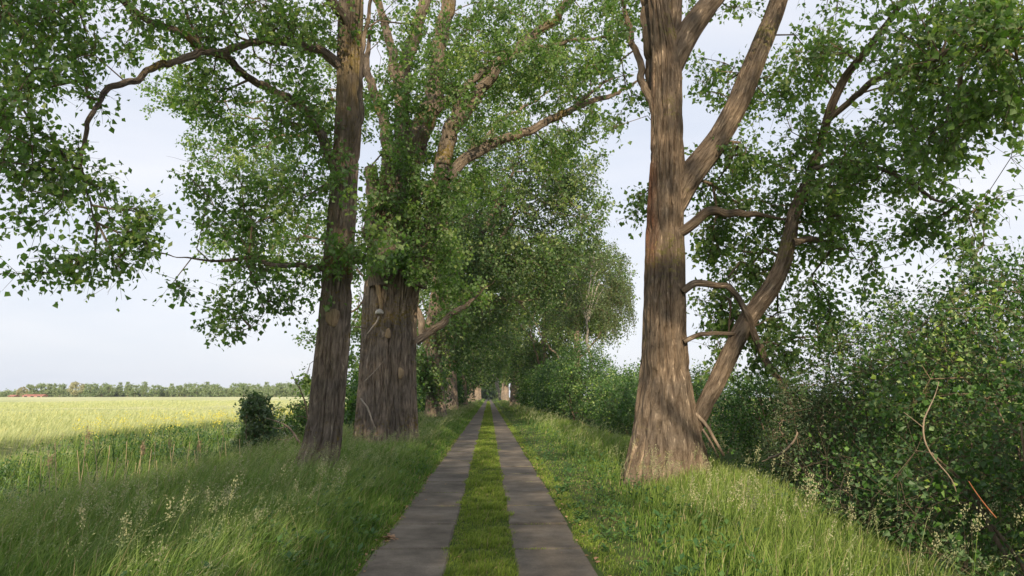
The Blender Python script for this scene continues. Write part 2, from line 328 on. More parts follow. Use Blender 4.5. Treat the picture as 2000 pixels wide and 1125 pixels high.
# ------------------------------------------------------------------ grass
def scatter(rs, x0, x1, y0, y1, dens, dref, pw=2.0, dmax=None, wedge=True):
    """points with density dens (per m2) out to dref, thinning as (dref/D)^pw beyond"""
    out = []
    edges = [y0]
    while edges[-1] < y1: edges.append(min(y1, edges[-1] + max(2.0, (edges[-1] + 2) * 0.25)))
    for a, b in zip(edges[:-1], edges[1:]):
        D = max(0.5 * (a + b), 1); d = dens * min(1.0, (dref / D) ** pw)
        lim = (b + 3) * 0.85
        xa, xb = (max(x0, -lim), min(x1, lim)) if wedge else (x0, x1)
        if xb <= xa: continue
        n = int(d * (b - a) * (xb - xa)); out.append(np.stack([rs.uniform(xa, xb, n), rs.uniform(a, b, n)], -1))
    return np.concatenate(out) if out else np.zeros((0, 2))
def blades(rs, pos, h, w, lean, wind=(0.3, 0.0), z0=None, curl=1.0, t0=0.0):
    n = len(pos); z = gz(pos[:, 0], pos[:, 1]) if z0 is None else z0
    base = np.stack([pos[:, 0], pos[:, 1], z - 0.01 if z0 is None else z], -1)
    a = rs.uniform(0, 2 * np.pi, n); d = np.stack([np.cos(a), np.sin(a)], -1) * rs.uniform(0.1, 1, (n, 1)) + np.array(wind) * 1.0
    h = h * 1.0; lean = lean * rs.uniform(0.5, 1.5, n)
    b = rs.uniform(0, 2 * np.pi, n); s = np.stack([np.cos(b), np.sin(b), np.zeros(n)], -1)
    ts = [0.0, 0.42, 0.78, 1.0]; ws = [0.9, 1.0, 0.6, 0]
    VV = []; T = []
    for t, q in zip(ts, ws):
        off = (lean * h * t ** 2.0)[:, None] * d; zz = h * (t - 0.28 * lean * t ** 3 * curl)
        c = base + np.concatenate([off, zz[:, None]], -1)
        if q > 0:
            VV.append(c - s * (w * q * 0.5)[:, None]); VV.append(c + s * (w * q * 0.5)[:, None]); T += [np.full(n, t), np.full(n, t)]
        else: VV.append(c); T.append(np.full(n, t))
    V = np.stack(VV, 1).reshape(-1, 3); T = np.stack(T, 1).ravel() * (1 - t0) + t0; k = np.arange(n)[:, None] * 7
    F4 = np.concatenate([k + np.array([0, 1, 3, 2]), k + np.array([2, 3, 5, 4])]); F3 = k + np.array([4, 5, 6])
    rn = rs.uniform(0, 1, n)
    return V, F4, F3, T, np.concatenate([rn, rn, rn])
def grass(name, V, F4, F3, T, rn, mat, label, cat='grass'):
    o = mk(name, V, [F4, F3], mat, fattr={'rnd': rn}, pattr={'t': T}, smooth=True); return tag(o, label, cat, kind='stuff')
def hnoise(p, s, seed): return vnoise(np.stack([p[:, 0] * s, p[:, 1] * s, p[:, 0] * 0], -1), seed)

rs = RS(11)
# tree bases keep clear of blades
TB = [(-3.35, 14.2, 0.40), (-3.2, 22.5, 0.95), (3.15, 13.1, 0.62)]
def clear(p):
    m = np.ones(len(p), bool)
    for x, y, r in TB: m &= (p[:, 0] - x) ** 2 + (p[:, 1] - y) ** 2 > r * r
    return p[m]
# left verge
p = clear(scatter(rs, -6.6, -1.12, 2.5, 300, 1150, 8, 1.55)); D = p[:, 1]
n1 = hnoise(p, 0.9, 1); n2 = hnoise(p, 3.0, 2)
h = np.interp(-p[:, 0], [1.1, 1.35, 1.75, 2.3, 4.5, 6.6], [0.07, 0.16, 0.36, 0.52, 0.58, 0.7]) * (0.6 + 0.45 * n1 + 0.25 * n2) * rs.uniform(0.6, 1.15, len(p))
w = 0.0075 * np.maximum(1, D / 8) ** 0.75 * rs.uniform(0.7, 1.3, len(p))
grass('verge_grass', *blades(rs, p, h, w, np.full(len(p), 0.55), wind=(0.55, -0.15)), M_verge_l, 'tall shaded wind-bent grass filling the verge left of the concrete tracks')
# right verge
p = clear(scatter(rs, 1.02, 6.3, 2.5, 300, 1150, 8, 1.55)); D = p[:, 1]
n1 = hnoise(p, 0.9, 4); n2 = hnoise(p, 3.0, 5)
keep = ~((p[:, 0] < 1.75 + 0.5 * n1) & (rs.rand(len(p)) < 0.35)); p = p[keep]; D = D[keep]; n1 = n1[keep]; n2 = n2[keep]
h = np.interp(p[:, 0] - np.clip((p[:, 1] - 6) * .13, -.2, .8), [1.0, 1.35, 1.8, 2.3, 3.2, 3.8], [0.05, 0.09, 0.30, 0.52, 0.52, 0.18]) * (0.6 + 0.45 * n1 + 0.25 * n2) * rs.uniform(0.6, 1.15, len(p))
w = 0.0078 * np.maximum(1, D / 8) ** 0.75 * rs.uniform(0.7, 1.3, len(p))
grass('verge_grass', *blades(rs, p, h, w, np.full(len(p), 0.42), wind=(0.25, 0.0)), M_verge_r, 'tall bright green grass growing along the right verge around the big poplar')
# middle strip
p = scatter(rs, -0.52, 0.38, 3.0, 200, 5200, 7, 1.5); p = p[np.abs(p[:, 0] + .07) < .31 + .13 * hnoise(p, 2.5, 61)]; D = p[:, 1]
n1 = hnoise(p, 2.2, 8)
h = (0.02 + 0.09 * n1 * hnoise(p, 6, 77) * 1.6) * rs.uniform(0.6, 1.5, len(p)) * np.interp(np.abs(p[:, 0] + 0.07), [0.2, 0.37], [1, 0.6]); w = 0.0042 * np.maximum(1, D / 7) ** 0.75 * rs.uniform(0.7, 1.3, len(p))
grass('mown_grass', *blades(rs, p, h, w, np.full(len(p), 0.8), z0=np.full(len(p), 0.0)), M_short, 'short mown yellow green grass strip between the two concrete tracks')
# wispy flowering stems over the verges
for x0, x1, lab, dn in ((-6.0, -1.7, 'pale wispy grass tips swaying over the left verge', 48), (1.75, 3.6, 'pale wispy grass tips swaying over the right verge', 22)):
    p = clear(scatter(rs, x0, x1, 3.2, 160, dn, 9, 1.25)); n = len(p); p = p[rs.rand(n) < .35 + hnoise(p, .6, 71)]; n = len(p)
    V, F4, F3, T, rn = blades(rs, p, rs.uniform(.55, .92, n) * (.8 + .3 * hnoise(p, .9, 1)), .0045 * np.maximum(1, p[:, 1] / 8) ** .8, np.full(n, .5), wind=(.6, -.1)); T0 = T
    tip = V.reshape(n, 7, 3); k = 12; tt = rs.uniform(0, 1.1, (n, k, 1)); c = (tip[:, None, 4] + (tip[:, None, 6] - tip[:, None, 4]) * tt + rs.normal(0, .012, (n, k, 3))).reshape(-1, 3)
    dd = np.repeat(tip[:, 6] - tip[:, 4], k, 0) * 4 + rs.normal(0, .35, c.shape); nn = len(c); dd = unit(dd); w_ = unit(np.cross(dd, rs.normal(0, 1, c.shape))); sz_ = (.022 * np.repeat(np.maximum(1, p[:, 1] / 9) ** .7, k))[:, None]
    v2 = np.stack([c, c + dd * sz_ * .5 + w_ * sz_ * .13, c + dd * sz_, c + dd * sz_ * .5 - w_ * sz_ * .13], 1).reshape(-1, 3)
    o = mk('wispy_grass', np.concatenate([V, v2]), [np.concatenate([F4, np.arange(4 * nn).reshape(nn, 4) + len(V)]), F3], M_wisp, fattr={'rnd': np.concatenate([rn[:2 * n], rs.uniform(0, .93, nn), rn[:n]])}, pattr={'t': np.concatenate([T0, np.full(4 * nn, 1.0)])}); tag(o, lab, 'grass', kind='stuff')
# broad-leaved weeds at the verge edges
for x0, x1, lab in ((-2.6, -1.25, 'broad-leaved weeds among the grass along the left track edge'), (1.1, 2.6, 'broad-leaved weeds among the grass along the right track edge')):
    p = scatter(rs, x0, x1, 3.5, 40, 14, 9, 1.2); n = len(p); m_ = 9; c0_ = np.stack([p[:, 0], p[:, 1], gz(p[:, 0], p[:, 1])], -1)
    c = np.repeat(c0_, m_, 0); a = rs.uniform(0, 6.28, len(c)); el = rs.uniform(.2, 1.2, len(c)); hq = rs.uniform(0, .28, len(c)) * np.repeat(np.interp(np.abs(p[:, 0]), [1.2, 2], [.2, 1.3]), m_)
    d = np.stack([np.cos(a), np.sin(a), el], -1); c = c + np.stack([np.cos(a) * .02, np.sin(a) * .02, hq], -1); wd = unit(np.cross(d, [0, 0, 1.0])); q = rs.uniform(.05, .12, len(c))[:, None]; d = unit(d)
    v = np.stack([c, c + d * q * .45 + wd * q * .24, c + d * q - [0, 0, .02], c + d * q * .45 - wd * q * .24], 1).reshape(-1, 3)
    tag(mk('broadleaf_weed', v, [np.arange(len(v)).reshape(-1, 4)], M_herb, fattr={'rnd': rs.uniform(.2, 1, len(c))}), lab, 'weeds', kind='stuff')
# narrow fringes along tracks + tufts in joints
p1 = scatter(rs, -1.30, -1.0, 3.0, 120, 2400, 8, 1.4); p1 = p1[p1[:, 0] < -1.20 + .22 * np.clip(hnoise(p1, 1.8, 62) - .25, 0, 1)]; p2 = scatter(rs, 0.87, 1.3, 3.0, 120, 2400, 8, 1.4); p2 = p2[p2[:, 0] > 1.03 - .22 * np.clip(hnoise(p2, 1.8, 63) - .3, 0, 1)]
jt = []
for k in range(14):
    yy = -15 + .55 + 1.5 * (13 + k) - 0.011
    for (a, b) in ((-1.17, -0.4), (0.26, 1.0)):
        c0 = rs.uniform(a, b); m = int(90 * rs.rand() ** 1.5) + 8
        jt.append(np.stack([np.clip(c0 + rs.normal(0, 0.13, m), a, b), np.full(m, yy) + rs.normal(0, 0.006, m)], -1))
pj = np.concatenate(jt); p = np.concatenate([p1, p2, pj]); D = p[:, 1]
h = rs.uniform(0.02, 0.07, len(p)); h[-len(pj):] *= 0.45; w = 0.0045 * np.maximum(1, D / 7) ** 0.7
grass('edge_grass', *blades(rs, p, h, w, np.full(len(p), 0.9), z0=np.full(len(p), 0.005)), M_short, 'low grass creeping over the track edges and slab joints')
# dry straw on the right edge
p = scatter(rs, 1.08, 1.95, 3.5, 40, 420, 8, 1.5); p = p[hnoise(p, 1.1, 21) > 0.52]; n = len(p)
V, F4, F3, T, rn = blades(rs, p, rs.uniform(0.03, 0.06, n), np.full(n, 0.005), np.full(n, 3.5))
grass('dry_straw', V, F4, F3, T, rn, M_straw, 'brown dead grass lying on the ground beside the right track')
# reddish dead leaves on the track edges
def litter(rs, pts, s):
    n = len(pts); a = rs.uniform(0, 6.28, n); d = np.stack([np.cos(a), np.sin(a), rs.uniform(-.2, .5, n)], -1); w = np.stack([-np.sin(a), np.cos(a), rs.uniform(-.3, .3, n)], -1)
    c = pts; q = s[:, None]
    return np.stack([c, c + d * q * .45 + w * q * .45 + [0, 0, .006], c + d * q, c + d * q * .4 - w * q * .4 + [0, 0, .004]], 1).reshape(-1, 3), np.arange(4 * n).reshape(n, 4)
pl = np.concatenate([np.stack([rs.normal(-1.17, 0.035, 300), rs.uniform(4, 30, 300), np.full(300, 0.028)], -1),
                     np.stack([rs.normal(1.06, 0.05, 120), rs.uniform(4, 25, 120), np.full(120, 0.03)], -1),
                     np.stack([rs.normal(-1.10, 0.05, 16), rs.normal(8.55, 0.06, 16), np.full(16, 0.032)], -1),
                     np.stack([rs.uniform(-1.1, 0.95, 40), rs.uniform(4, 25, 40), np.full(40, 0.03)], -1)])
sz = rs.uniform(0.016, 0.055, len(pl)); sz[420:436] = rs.uniform(.05, .09, 16); sz[436:] *= 0.7
v, f = litter(rs, pl, sz)
tag(mk('leaf_litter', v, [f], M_litter), 'brown curled dead leaves lying along the track edges', 'leaf litter', kind='stuff')
# barley ears and stalks
p = np.concatenate([scatter(rs, -60, -9.1, 8, 130, 150, 20, 1.7), scatter(rs, -10.7, -10.15, 8, 60, 500, 20, 1.3)]); n = len(p)
lim = p[:, 0] > -(p[:, 1] * 0.95 + 4); p = p[lim]; n = len(p)
nr = (p[:, 0] > -10.75); low_ = p[:, 0] > -10.15
zz = np.where(nr, 0.0, 0.45); tot = np.where(low_, 0.42, 0.88) + 0.12 * (hnoise(p, .5, 3) - .5) + rs.uniform(-.06, .06, n)
D = p[:, 1]
V, F4, F3, T, rn = blades(rs, p, tot - zz, 0.012 * np.maximum(1, D / 16) ** 0.85, np.where(nr, 0.25, 0.5), wind=(0.5, 0.1), z0=zz)
T = np.clip((V[:, 2] - 0.1) / np.repeat(np.where(low_, .42, .76), 7), 0, 1)
grass('barley', V, F4, F3, T, rn, M_barley, 'bearded barley ears standing along the near edge of the field', 'crop')

# ------------------------------------------------------------------ leaves and tubes
def leaf_quads(rs, c, d, s, fold=0.18, wide=0.52):
    n = len(c); d = unit(d); r = unit(rs.normal(0, 1, (n, 3))); w = unit(np.cross(d, r)); nn = np.cross(d, w); q = s[:, None]
    v = np.stack([c, c + d * q * 0.34 + w * q * wide + nn * q * fold, c + d * q, c + d * q * 0.34 - w * q * wide + nn * q * fold], 1).reshape(-1, 3)
    return v, np.arange(4 * n).reshape(n, 4)
def seg_tubes(A, B, ra, rb, k=5):
    """independent tapered segments"""
    n = len(A); d = unit(B - A); up = np.where(np.abs(d[:, 2:3]) > 0.9, np.array([[1., 0, 0]]), np.array([[0, 0, 1.]]))
    u = unit(np.cross(d, up)); v = np.cross(d, u); th = np.arange(k) * 2 * np.pi / k
    ring = u[:, None] * np.cos(th)[None, :, None] + v[:, None] * np.sin(th)[None, :, None]
    B2 = B + d * (rb * 0.4)[:, None]
    V = np.concatenate([A[:, None] + ring * ra[:, None, None], B2[:, None] + ring * rb[:, None, None]], 1).reshape(-1, 3)
    i = np.arange(k); f = np.stack([i, (i + 1) % k, k + (i + 1) % k, k + i], -1)
    return V, (np.arange(n)[:, None, None] * 2 * k + f[None]).reshape(-1, 4)
def spline(pts, rad, step):
    pts = np.asarray(pts, float); rad = np.asarray(rad, float)
    L = np.concatenate([[0], np.cumsum(np.linalg.norm(np.diff(pts, axis=0), axis=1))])
    m = max(3, int(L[-1] / step) + 1); s = np.linspace(0, L[-1], m)
    # Catmull-Rom through resampled linear, then smoothing
    q = np.stack([np.interp(s, L, pts[:, k]) for k in range(3)], -1); r = np.interp(s, L, rad)
    it = max(1, int(0.22 * L[-1] / max(1, len(pts) - 1) / step))
    ker = min(it, m // 3)
    for _ in range(3):
        if ker < 1: break
        pad = np.concatenate([2 * q[:1] - q[1:ker + 1][::-1], q, 2 * q[-1:] - q[-ker - 1:-1][::-1]]); w = 2 * ker + 1
        cs = np.cumsum(np.concatenate([np.zeros((1, 3)), pad]), axis=0); q = (cs[w:] - cs[:-w]) / w
        pr = np.concatenate([np.full(ker, r[0]), r, np.full(ker, r[-1])]); c2 = np.cumsum(np.concatenate([[0], pr])); r = (c2[w:] - c2[:-w]) / w
    return q, r
def tube(pts, rad, step=0.05, around=48, furrow=0.0, fw=0.05, flare=None, seed=0, lump=0.04, streak=None, cap=True):
    q, r = spline(pts, rad, step); m = len(q)
    if around < 30 and m > 4:
        l0 = np.arange(m) * step; wv = np.stack([vnoise(np.stack([l0 * 2.2 + seed * 1.7, l0 * 0 + kk * 9.1, l0 * 0], -1), seed) - .5 for kk in range(3)], -1) + .5 * np.stack([vnoise(np.stack([l0 * 6 + seed, l0 * 0 + kk * 5.3, l0 * 0], -1), seed + 1) - .5 for kk in range(3)], -1)
        q = q + wv * min(r.mean(), .08) * 2.2 * np.clip(np.arange(m) / (m * .2), 0, 1)[:, None]
    T = unit(np.gradient(q, axis=0)); ref = np.array([0, 1.0, 0.0]); 
    U = unit(np.cross(T, ref)); W = np.cross(T, U)
    th = np.linspace(0, 2 * np.pi, around, endpoint=False)
    ln = np.concatenate([[0], np.cumsum(np.linalg.norm(np.diff(q, axis=0), axis=1))])
    TH, LN = np.meshgrid(th, ln); RR = r[:, None] * np.ones_like(TH)
    rmean = r.mean(); c, s = np.cos(TH), np.sin(TH)
    bark = np.stack([c * rmean, s * rmean, LN], -1)
    low = vnoise(np.stack([c * 1.3 + 5, s * 1.3 + 5, LN * 0.6], -1).reshape(-1, 3), seed).reshape(TH.shape) - .5
    RR = RR * (1 + lump * 2 * low)
    if flare is not None:
        hgt, amt, lobes = flare
        e = np.exp(-LN / hgt); lob = 0.5 + 0.5 * np.cos(TH * lobes + seed + 1.5 * low)
        RR = RR * (1 + e * amt * (0.45 + 0.9 * lob))
    if furrow > 0:
        k = rmean / fw
        wob = vnoise(np.stack([c * 3, s * 3, LN * 1.5], -1).reshape(-1, 3), seed + 3).reshape(TH.shape) * 1.3
        a = vnoise(np.stack([c * k + wob, s * k + wob, LN * 1.15], -1).reshape(-1, 3), seed + 1).reshape(TH.shape)
        b = vnoise(np.stack([c * k * 2.2, s * k * 2.2, LN * 4.0], -1).reshape(-1, 3), seed + 2).reshape(TH.shape)
        rid = 1 - np.abs(2 * a - 1) * 3.0 
        RR = RR - furrow * 1.7 * np.clip(rid, 0, 1) + furrow * 0.45 * (b - .5)
    V = (q[:, None] + RR[..., None] * (U[:, None] * c[..., None] + W[:, None] * s[..., None])).reshape(-1, 3)
    i = np.arange(m * around).reshape(m, around); j = np.roll(i, -1, axis=1)
    Fq = np.stack([i[:-1], i[1:], j[1:], j[:-1]], -1).reshape(-1, 4)
    Fs = [Fq]; bk = bark.reshape(-1, 3); n0 = len(V)
    if cap:
        V = np.concatenate([V, q[-1:] + T[-1:] * r[-1] * 0.4]); bk = np.concatenate([bk, bk[-1:]])
        Fs.append(np.stack([i[-1], np.full(around, n0), np.roll(i[-1], -1)], -1))
    st = np.zeros(len(V))
    if streak is not None:
        st0 = streak(V); st = st0
    return V, Fs, bk, st, q, r

class Tree:
    def __init__(self, name, loc, label, cat='tree', group=None, seed=1, bark=None, twig=None, leaf=None):
        self.e = empty(name, loc, label, cat, group); self.rs = RS(seed); self.seed = seed
        self.pos = []; self.depth = []; self.pr = []; self.bark = bark or M_bark; self.twig = twig or M_twig; self.leaf = leaf or M_leaf
        self.segs = []; self.att = []
    def limb(self, name, pts, rad, step=0.06, around=28, furrow=0.012, fw=0.04, flare=None, lump=0.04, streak=None, mat=None, label=None, lo=0.0, parent=None, cap=True, grow=True, stub=False):
        if rad[-1] > 0.008 and not stub and grow:
            rr_ = RS(int(abs(pts[-1][0]) * 1000)); p_ = np.array(pts[-1]); d_ = unit(p_ - np.array(pts[-2])); L_ = 6 * rad[-1] + .35; pts = list(pts); rad = list(rad)
            for q_ in (1, 2, 3):
                d_ = unit(d_ + rr_.normal(0, .22, 3)); p_ = p_ + d_ * L_ * .5; pts.append(p_); rad.append(max(.004, rad[-1] * .5))
        V, Fs, bk, st, q, r = tube(pts, rad, step, around, furrow, fw, flare, self.seed * 7 + len(self.pos), lump, streak, cap)
        o = mk(name, V, Fs, mat or self.bark, parent or self.e, smooth=True, vattr={'bark': bk}, pattr={'streak': st})
        if label: o['label'] = label
        if grow:
            L = np.concatenate([[0], np.cumsum(np.linalg.norm(np.diff(q, axis=0), axis=1))]); m = int(L[-1] / 0.3) + 2
            s = np.linspace(lo * L[-1], L[-1], m); sp = np.stack([np.interp(s, L, q[:, k]) for k in range(3)], -1)
            d = unit(np.gradient(sp, axis=0))
            for a, b in zip(sp, d): self.pos.append((a, b, 0.0))
        return o
    def blob(self, px, py, rx, ry, D, rd, n):
        c = P(px, py, D); u = self.rs.normal(0, 1, (n, 3)); u = unit(u) * self.rs.uniform(0, 1, (n, 1)) ** (1 / 2.4)
        self.att.append(c + u * np.array([pxs(rx, D), rd, pxs(ry, D)]))
    def wblob(self, c, r, n, hollow=2.4):
        u = unit(self.rs.normal(0, 1, (n, 3))) * self.rs.uniform(0, 1, (n, 1)) ** (1 / hollow)
        self.att.append(np.array(c) + u * np.array(r))
    def grow(self, step=0.4, jitter=0.05, k=0.18, r0=0.006, expo=2.35, rmax=0.09, sag=0.06, tubek=5, gap=None):
        rs = self.rs; A = np.concatenate(self.att)
        if gap is not None:
            A = A[vnoise(A * gap[0], self.seed) > gap[1]]
        base = np.array([p[0] for p in self.pos]); bd = np.array([p[1] for p in self.pos])
        cap = len(base) + len(A) * 14 + 100
        pos = np.zeros((cap, 3)); dr = np.zeros((cap, 3)); dep = np.zeros(cap); par = np.full(cap, -1); n = len(base)
        pos[:n] = base; dr[:n] = bd; nb = n
        d0 = np.zeros(len(A))
        for s in range(0, len(A), 256):
            d0[s:s + 256] = np.linalg.norm(A[s:s + 256, None] - base[None], axis=2).min(1)
        tips = []
        for ai in np.argsort(d0 * rs.uniform(0.8, 1.2, len(A))):
            a = A[ai]; v = a - pos[:n]; dist = np.linalg.norm(v, axis=1)
            cosang = (v * dr[:n]).sum(1) / (dist + 1e-6)
            cost = dist * (1.25 - 0.35 * cosang) + k * dep[:n]
            j = int(np.argmin(cost)); L = dist[j]; m = max(1, min(12, int(round(L / step)))); p0 = pos[j]
            ctrl = p0 + dr[j] * L * 0.38 + np.array([0, 0, 0.10 * L]); prev = j
            for q in range(1, m + 1):
                t = q / m; x = (1 - t) ** 2 * p0 + 2 * t * (1 - t) * ctrl + t * t * a - np.array([0, 0, sag * L * t * (1 - t)])
                if q < m: x = x + rs.normal(0, jitter, 3) * min(1, L)
                pos[n] = x; dr[n] = unit(x - pos[prev]); dep[n] = dep[prev] + np.linalg.norm(x - pos[prev]); par[n] = prev; prev = n; n += 1
            tips.append(prev)
        w = np.zeros(n); w[tips] = r0 ** expo
        for i in range(n - 1, nb - 1, -1):
            w[i] = max(w[i], r0 ** expo)
            if par[i] >= nb: w[par[i]] += w[i]
        rad = np.minimum(w ** (1 / expo), rmax); idx = np.arange(nb, n); pi = par[idx]
        ra = np.where(pi >= nb, rad[np.maximum(pi, 0)], rad[idx] * 1.25)
        ra = np.minimum(ra, rad[idx] * 1.5)
        self.segs.append((pos[pi], pos[idx], ra, rad[idx])); self.tips = pos[tips]; self.tdir = dr[tips]; self.k = tubek
        return self
    def foliage(self, twigs=5, tl=0.32, per=9, size=0.085, spread=0.06, droop=0.35, rmin=0.0025, name='foliage', mat=None, wide=0.52, sizefn=None, tmesh=True, bare=0):
        rs = self.rs; n = len(self.tips); T = np.repeat(self.tips, twigs, 0); td = np.repeat(self.tdir, twigs, 0)
        sc = np.ones(len(T)) if sizefn is None else sizefn(T)
        d = unit(rs.normal(0, 1, (len(T), 3)) + td * 0.8 + np.array([0, 0, -droop * .6])); L = tl * rs.uniform(0.5, 1.3, len(T)) * sc
        E = T + d * L[:, None] - np.array([0, 0, 1]) * (L * droop * 0.4)[:, None]
        if bare:
            k_ = rs.rand(n) < bare; X = self.tips[k_].copy(); dv = unit(self.tdir[k_] + rs.normal(0, .6, X.shape)); m_ = len(X)
            for q_ in range(5):
                dv = unit(dv + rs.normal(0, .38, X.shape) + np.array([0, 0, -.06])); Y = X + dv * (tl * .34 * rs.uniform(.7, 1.3, (m_, 1)))
                self.segs.append((X, Y, np.full(m_, .0045 - q_ * .0006), np.full(m_, .0039 - q_ * .0006))); X = Y
        if tmesh: self.segs.append((T, E, np.full(len(T), rmin * 1.6) * sc, np.full(len(T), rmin * .7) * sc))
        t = rs.uniform(0.1, 1.05, (len(T), per)); c = T[:, None] + (E - T)[:, None] * t[..., None]
        c = c.reshape(-1, 3); sc2 = np.repeat(sc, per); c = c + rs.normal(0, 1, c.shape) * (spread * sc2)[:, None]
        dd = np.repeat(d, per, 0) * 0.5 + rs.normal(0, 0.8, c.shape) + np.array([0, 0, -droop * 2])
        s = size * rs.uniform(0.5, 1.35, len(c)) * sc2; wide = wide * rs.uniform(.6, 1.15, (len(c), 1))
        v, f = leaf_quads(rs, c, dd, s, wide=wide)
        cl = np.repeat(rs.uniform(0, 1, n), twigs * per); low = vnoise(c * 0.6, self.seed + 40)
        rn = np.clip(0.45 * rs.uniform(0, 1, len(c)) + 0.25 * cl + 0.3 * low + 0.3 * (cl > 0.9), 0, 1)  # a few clusters lifted in tone: sunlit sprays painted into the leaves
        sel = rs.rand(len(c)) < 0.03; rn[sel] = 1.0
        mk(name, v, [f], mat or self.leaf, self.e, fattr={'rnd': rn}); return self
    def finish(self, name='branchwork', mat=None):
        A, B, ra, rb = [np.concatenate([s[i] for s in self.segs]) for i in range(4)]
        big = rb > 0.012
        V1, F1 = seg_tubes(A[big], B[big], ra[big], rb[big], 6); V2, F2 = seg_tubes(A[~big], B[~big], ra[~big], rb[~big], 3)
        mk(name, np.concatenate([V1, V2]), [np.concatenate([F1, F2 + len(V1)])], mat or self.twig, self.e, smooth=True)
        return self.e

def PL(D, *pts):
    """polyline from photo points (px, py[, D])"""
    return [P(p[0], p[1], p[2] if len(p) > 2 else D) for p in pts]

# ================================================================== poplar 1 (left, nearest)
base = (-3.35, 14.2, 0.0)
T1 = Tree('poplar_tree', base, 'nearest poplar left of the tracks, slim shaded trunk beside the barley field', group='poplars lining the track', seed=3, bark=M_bark_dim)
D1 = 14.2
tp = [np.array([-3.42, 14.2, -0.15])] + PL(D1, (630, 880), (637, 800), (647, 700), (658, 560), (664, 450), (674, 330), (681, 250), (683, 130), (686, 0), (690, -200), (694, -420), (698, -700), (700, -950))
hw = [0.42, 0.345, 0.335, 0.325, 0.30, 0.285, 0.27, 0.265, 0.255, 0.245, 0.21, 0.17, 0.11, 0.05]
T1.limb('trunk', tp, hw, step=0.035, around=340, furrow=0.034, fw=0.058, flare=(0.45, 0.22, 5), lo=0.22,
        streak=lambda V: np.clip(1.2 - np.abs((V[:, 2] - 8.0) / 2.2), 0, 1) * np.clip(0.55 + (V[:, 0] + 2.9) * 1.5, 0, 1) * 0.7 * vnoise(V * 9, 3))
T1.limb('limb', PL(D1, (676, 138), (640, 108, 14), (600, 90, 13.7), (520, 78, 13.3), (430, 102, 12.5), (330, 122, 11.7), (235, 160, 11), (178, 212, 10.6), (160, 290, 10.6), (166, 360, 10.6)), [.115, .10, .085, .075, .07, .062, .05, .04, .028, .015])
T1.limb('limb', PL(D1, (668, 370), (640, 300, 14), (592, 212, 13.8), (520, 165, 13.4), (450, 118, 12.7), (330, 60, 11.7), (215, -5, 10.8), (120, -60, 10)), [.12, .10, .085, .075, .07, .06, .045, .03])
T1.limb('limb', PL(D1, (650, 530), (600, 518, 13.8), (540, 520, 13.6), (480, 506, 13.4), (410, 508, 13.2), (345, 500, 13)), [.055, .05, .045, .035, .025, .012])
T1.limb('limb', PL(D1, (676, 330), (700, 250, 13.8), (706, 160, 13.7), (712, 60, 13.6), (735, -60, 13.4)), [.05, .06, .05, .045, .03])
T1.limb('limb', PL(D1, (684, 60), (620, -60, 13), (500, -160, 12), (380, -230, 10.8)), [.11, .09, .07, .04])
T1.limb('limb', PL(D1, (690, -120), (760, -260, 14.4), (840, -420, 15), (880, -560, 15.3)), [.11, .09, .06, .03])
T1.limb('limb', PL(D1, (480, 506, 13.4), (500, 560, 13.4), (520, 610, 13.4), (490, 640, 13.4)), [.025, .02, .014, .008])
for b in [(90, 50, 140, 90, 10.2, 1.3, 95), (40, 150, 120, 80, 10.0, 1.2, 55), (60, 250, 70, 70, 10.0, 1.0, 34), (120, 190, 80, 50, 10.5, .8, 20), (240, 50, 130, 75, 11.3, 1.3, 62),
          (40, 340, 80, 70, 10.2, .9, 24), (150, 390, 55, 60, 10.6, .7, 34), (170, 350, 30, 40, 10.6, .5, 8), (70, 450, 70, 40, 10.4, .8, 16), (75, 520, 60, 30, 10.5, .6, 14), (170, 505, 25, 20, 10.6, .3, 7), (232, 500, 20, 25, 10.8, .3, 6), (110, 330, 60, 40, 10.2, .6, 10),
          (255, 425, 50, 25, 11, .5, 13), (265, 470, 40, 18, 11, .4, 6), (350, 40, 120, 60, 12, 1.3, 55), (470, 50, 120, 70, 12.7, 1.4, 55), (400, 130, 100, 30, 12.5, 1.2, 22), (580, 40, 90, 60, 13.6, 1.4, 45), (570, 150, 80, 60, 13.6, 1.2, 34),
          (600, 250, 60, 70, 13.8, 1.1, 32), (500, 240, 80, 50, 13.7, 1.0, 26), (400, 210, 60, 30, 13.3, .8, 10), (510, 400, 110, 70, 13.9, 1.2, 52), (590, 390, 60, 80, 14, 1.2, 36), (450, 450, 90, 40, 13.6, .9, 26), (375, 360, 40, 22, 13.6, .5, 6),
          (520, 520, 90, 40, 13.7, .9, 26), (450, 620, 45, 40, 13.4, .5, 13), (540, 590, 50, 30, 13.5, .6, 10), (350, 490, 28, 20, 13.1, .3, 6), (350, 553, 20, 14, 13.1, .3, 3), (430, 550, 35, 20, 13.4, .4, 5), (610, 540, 40, 40, 13.8, .7, 10),
          (700, 395, 50, 60, 13.5, .5, 20), (730, 470, 60, 60, 13.7, .8, 22), (665, 480, 45, 60, 13.5, .5, 14), (680, 545, 40, 22, 13.4, .3, 7), (650, 330, 50, 60, 13.5, .6, 14), (700, 60, 60, 60, 14.4, .8, 10), (800, 50, 90, 70, 14.6, 1.0, 20)]:
    T1.blob(*b)
for b in [(300, -120, 300, 120, 11.5, 3, 130), (700, -200, 250, 130, 14.5, 4, 110), (500, -450, 350, 180, 13.5, 4, 120), (750, -550, 280, 200, 15, 4, 100), (700, -850, 200, 150, 15, 3, 50)]:
    T1.blob(*b)
T1.grow(gap=(1.4, 0.42)).foliage(twigs=6, per=6, size=0.09, tl=0.42, spread=.07, bare=.3); T1.finish()
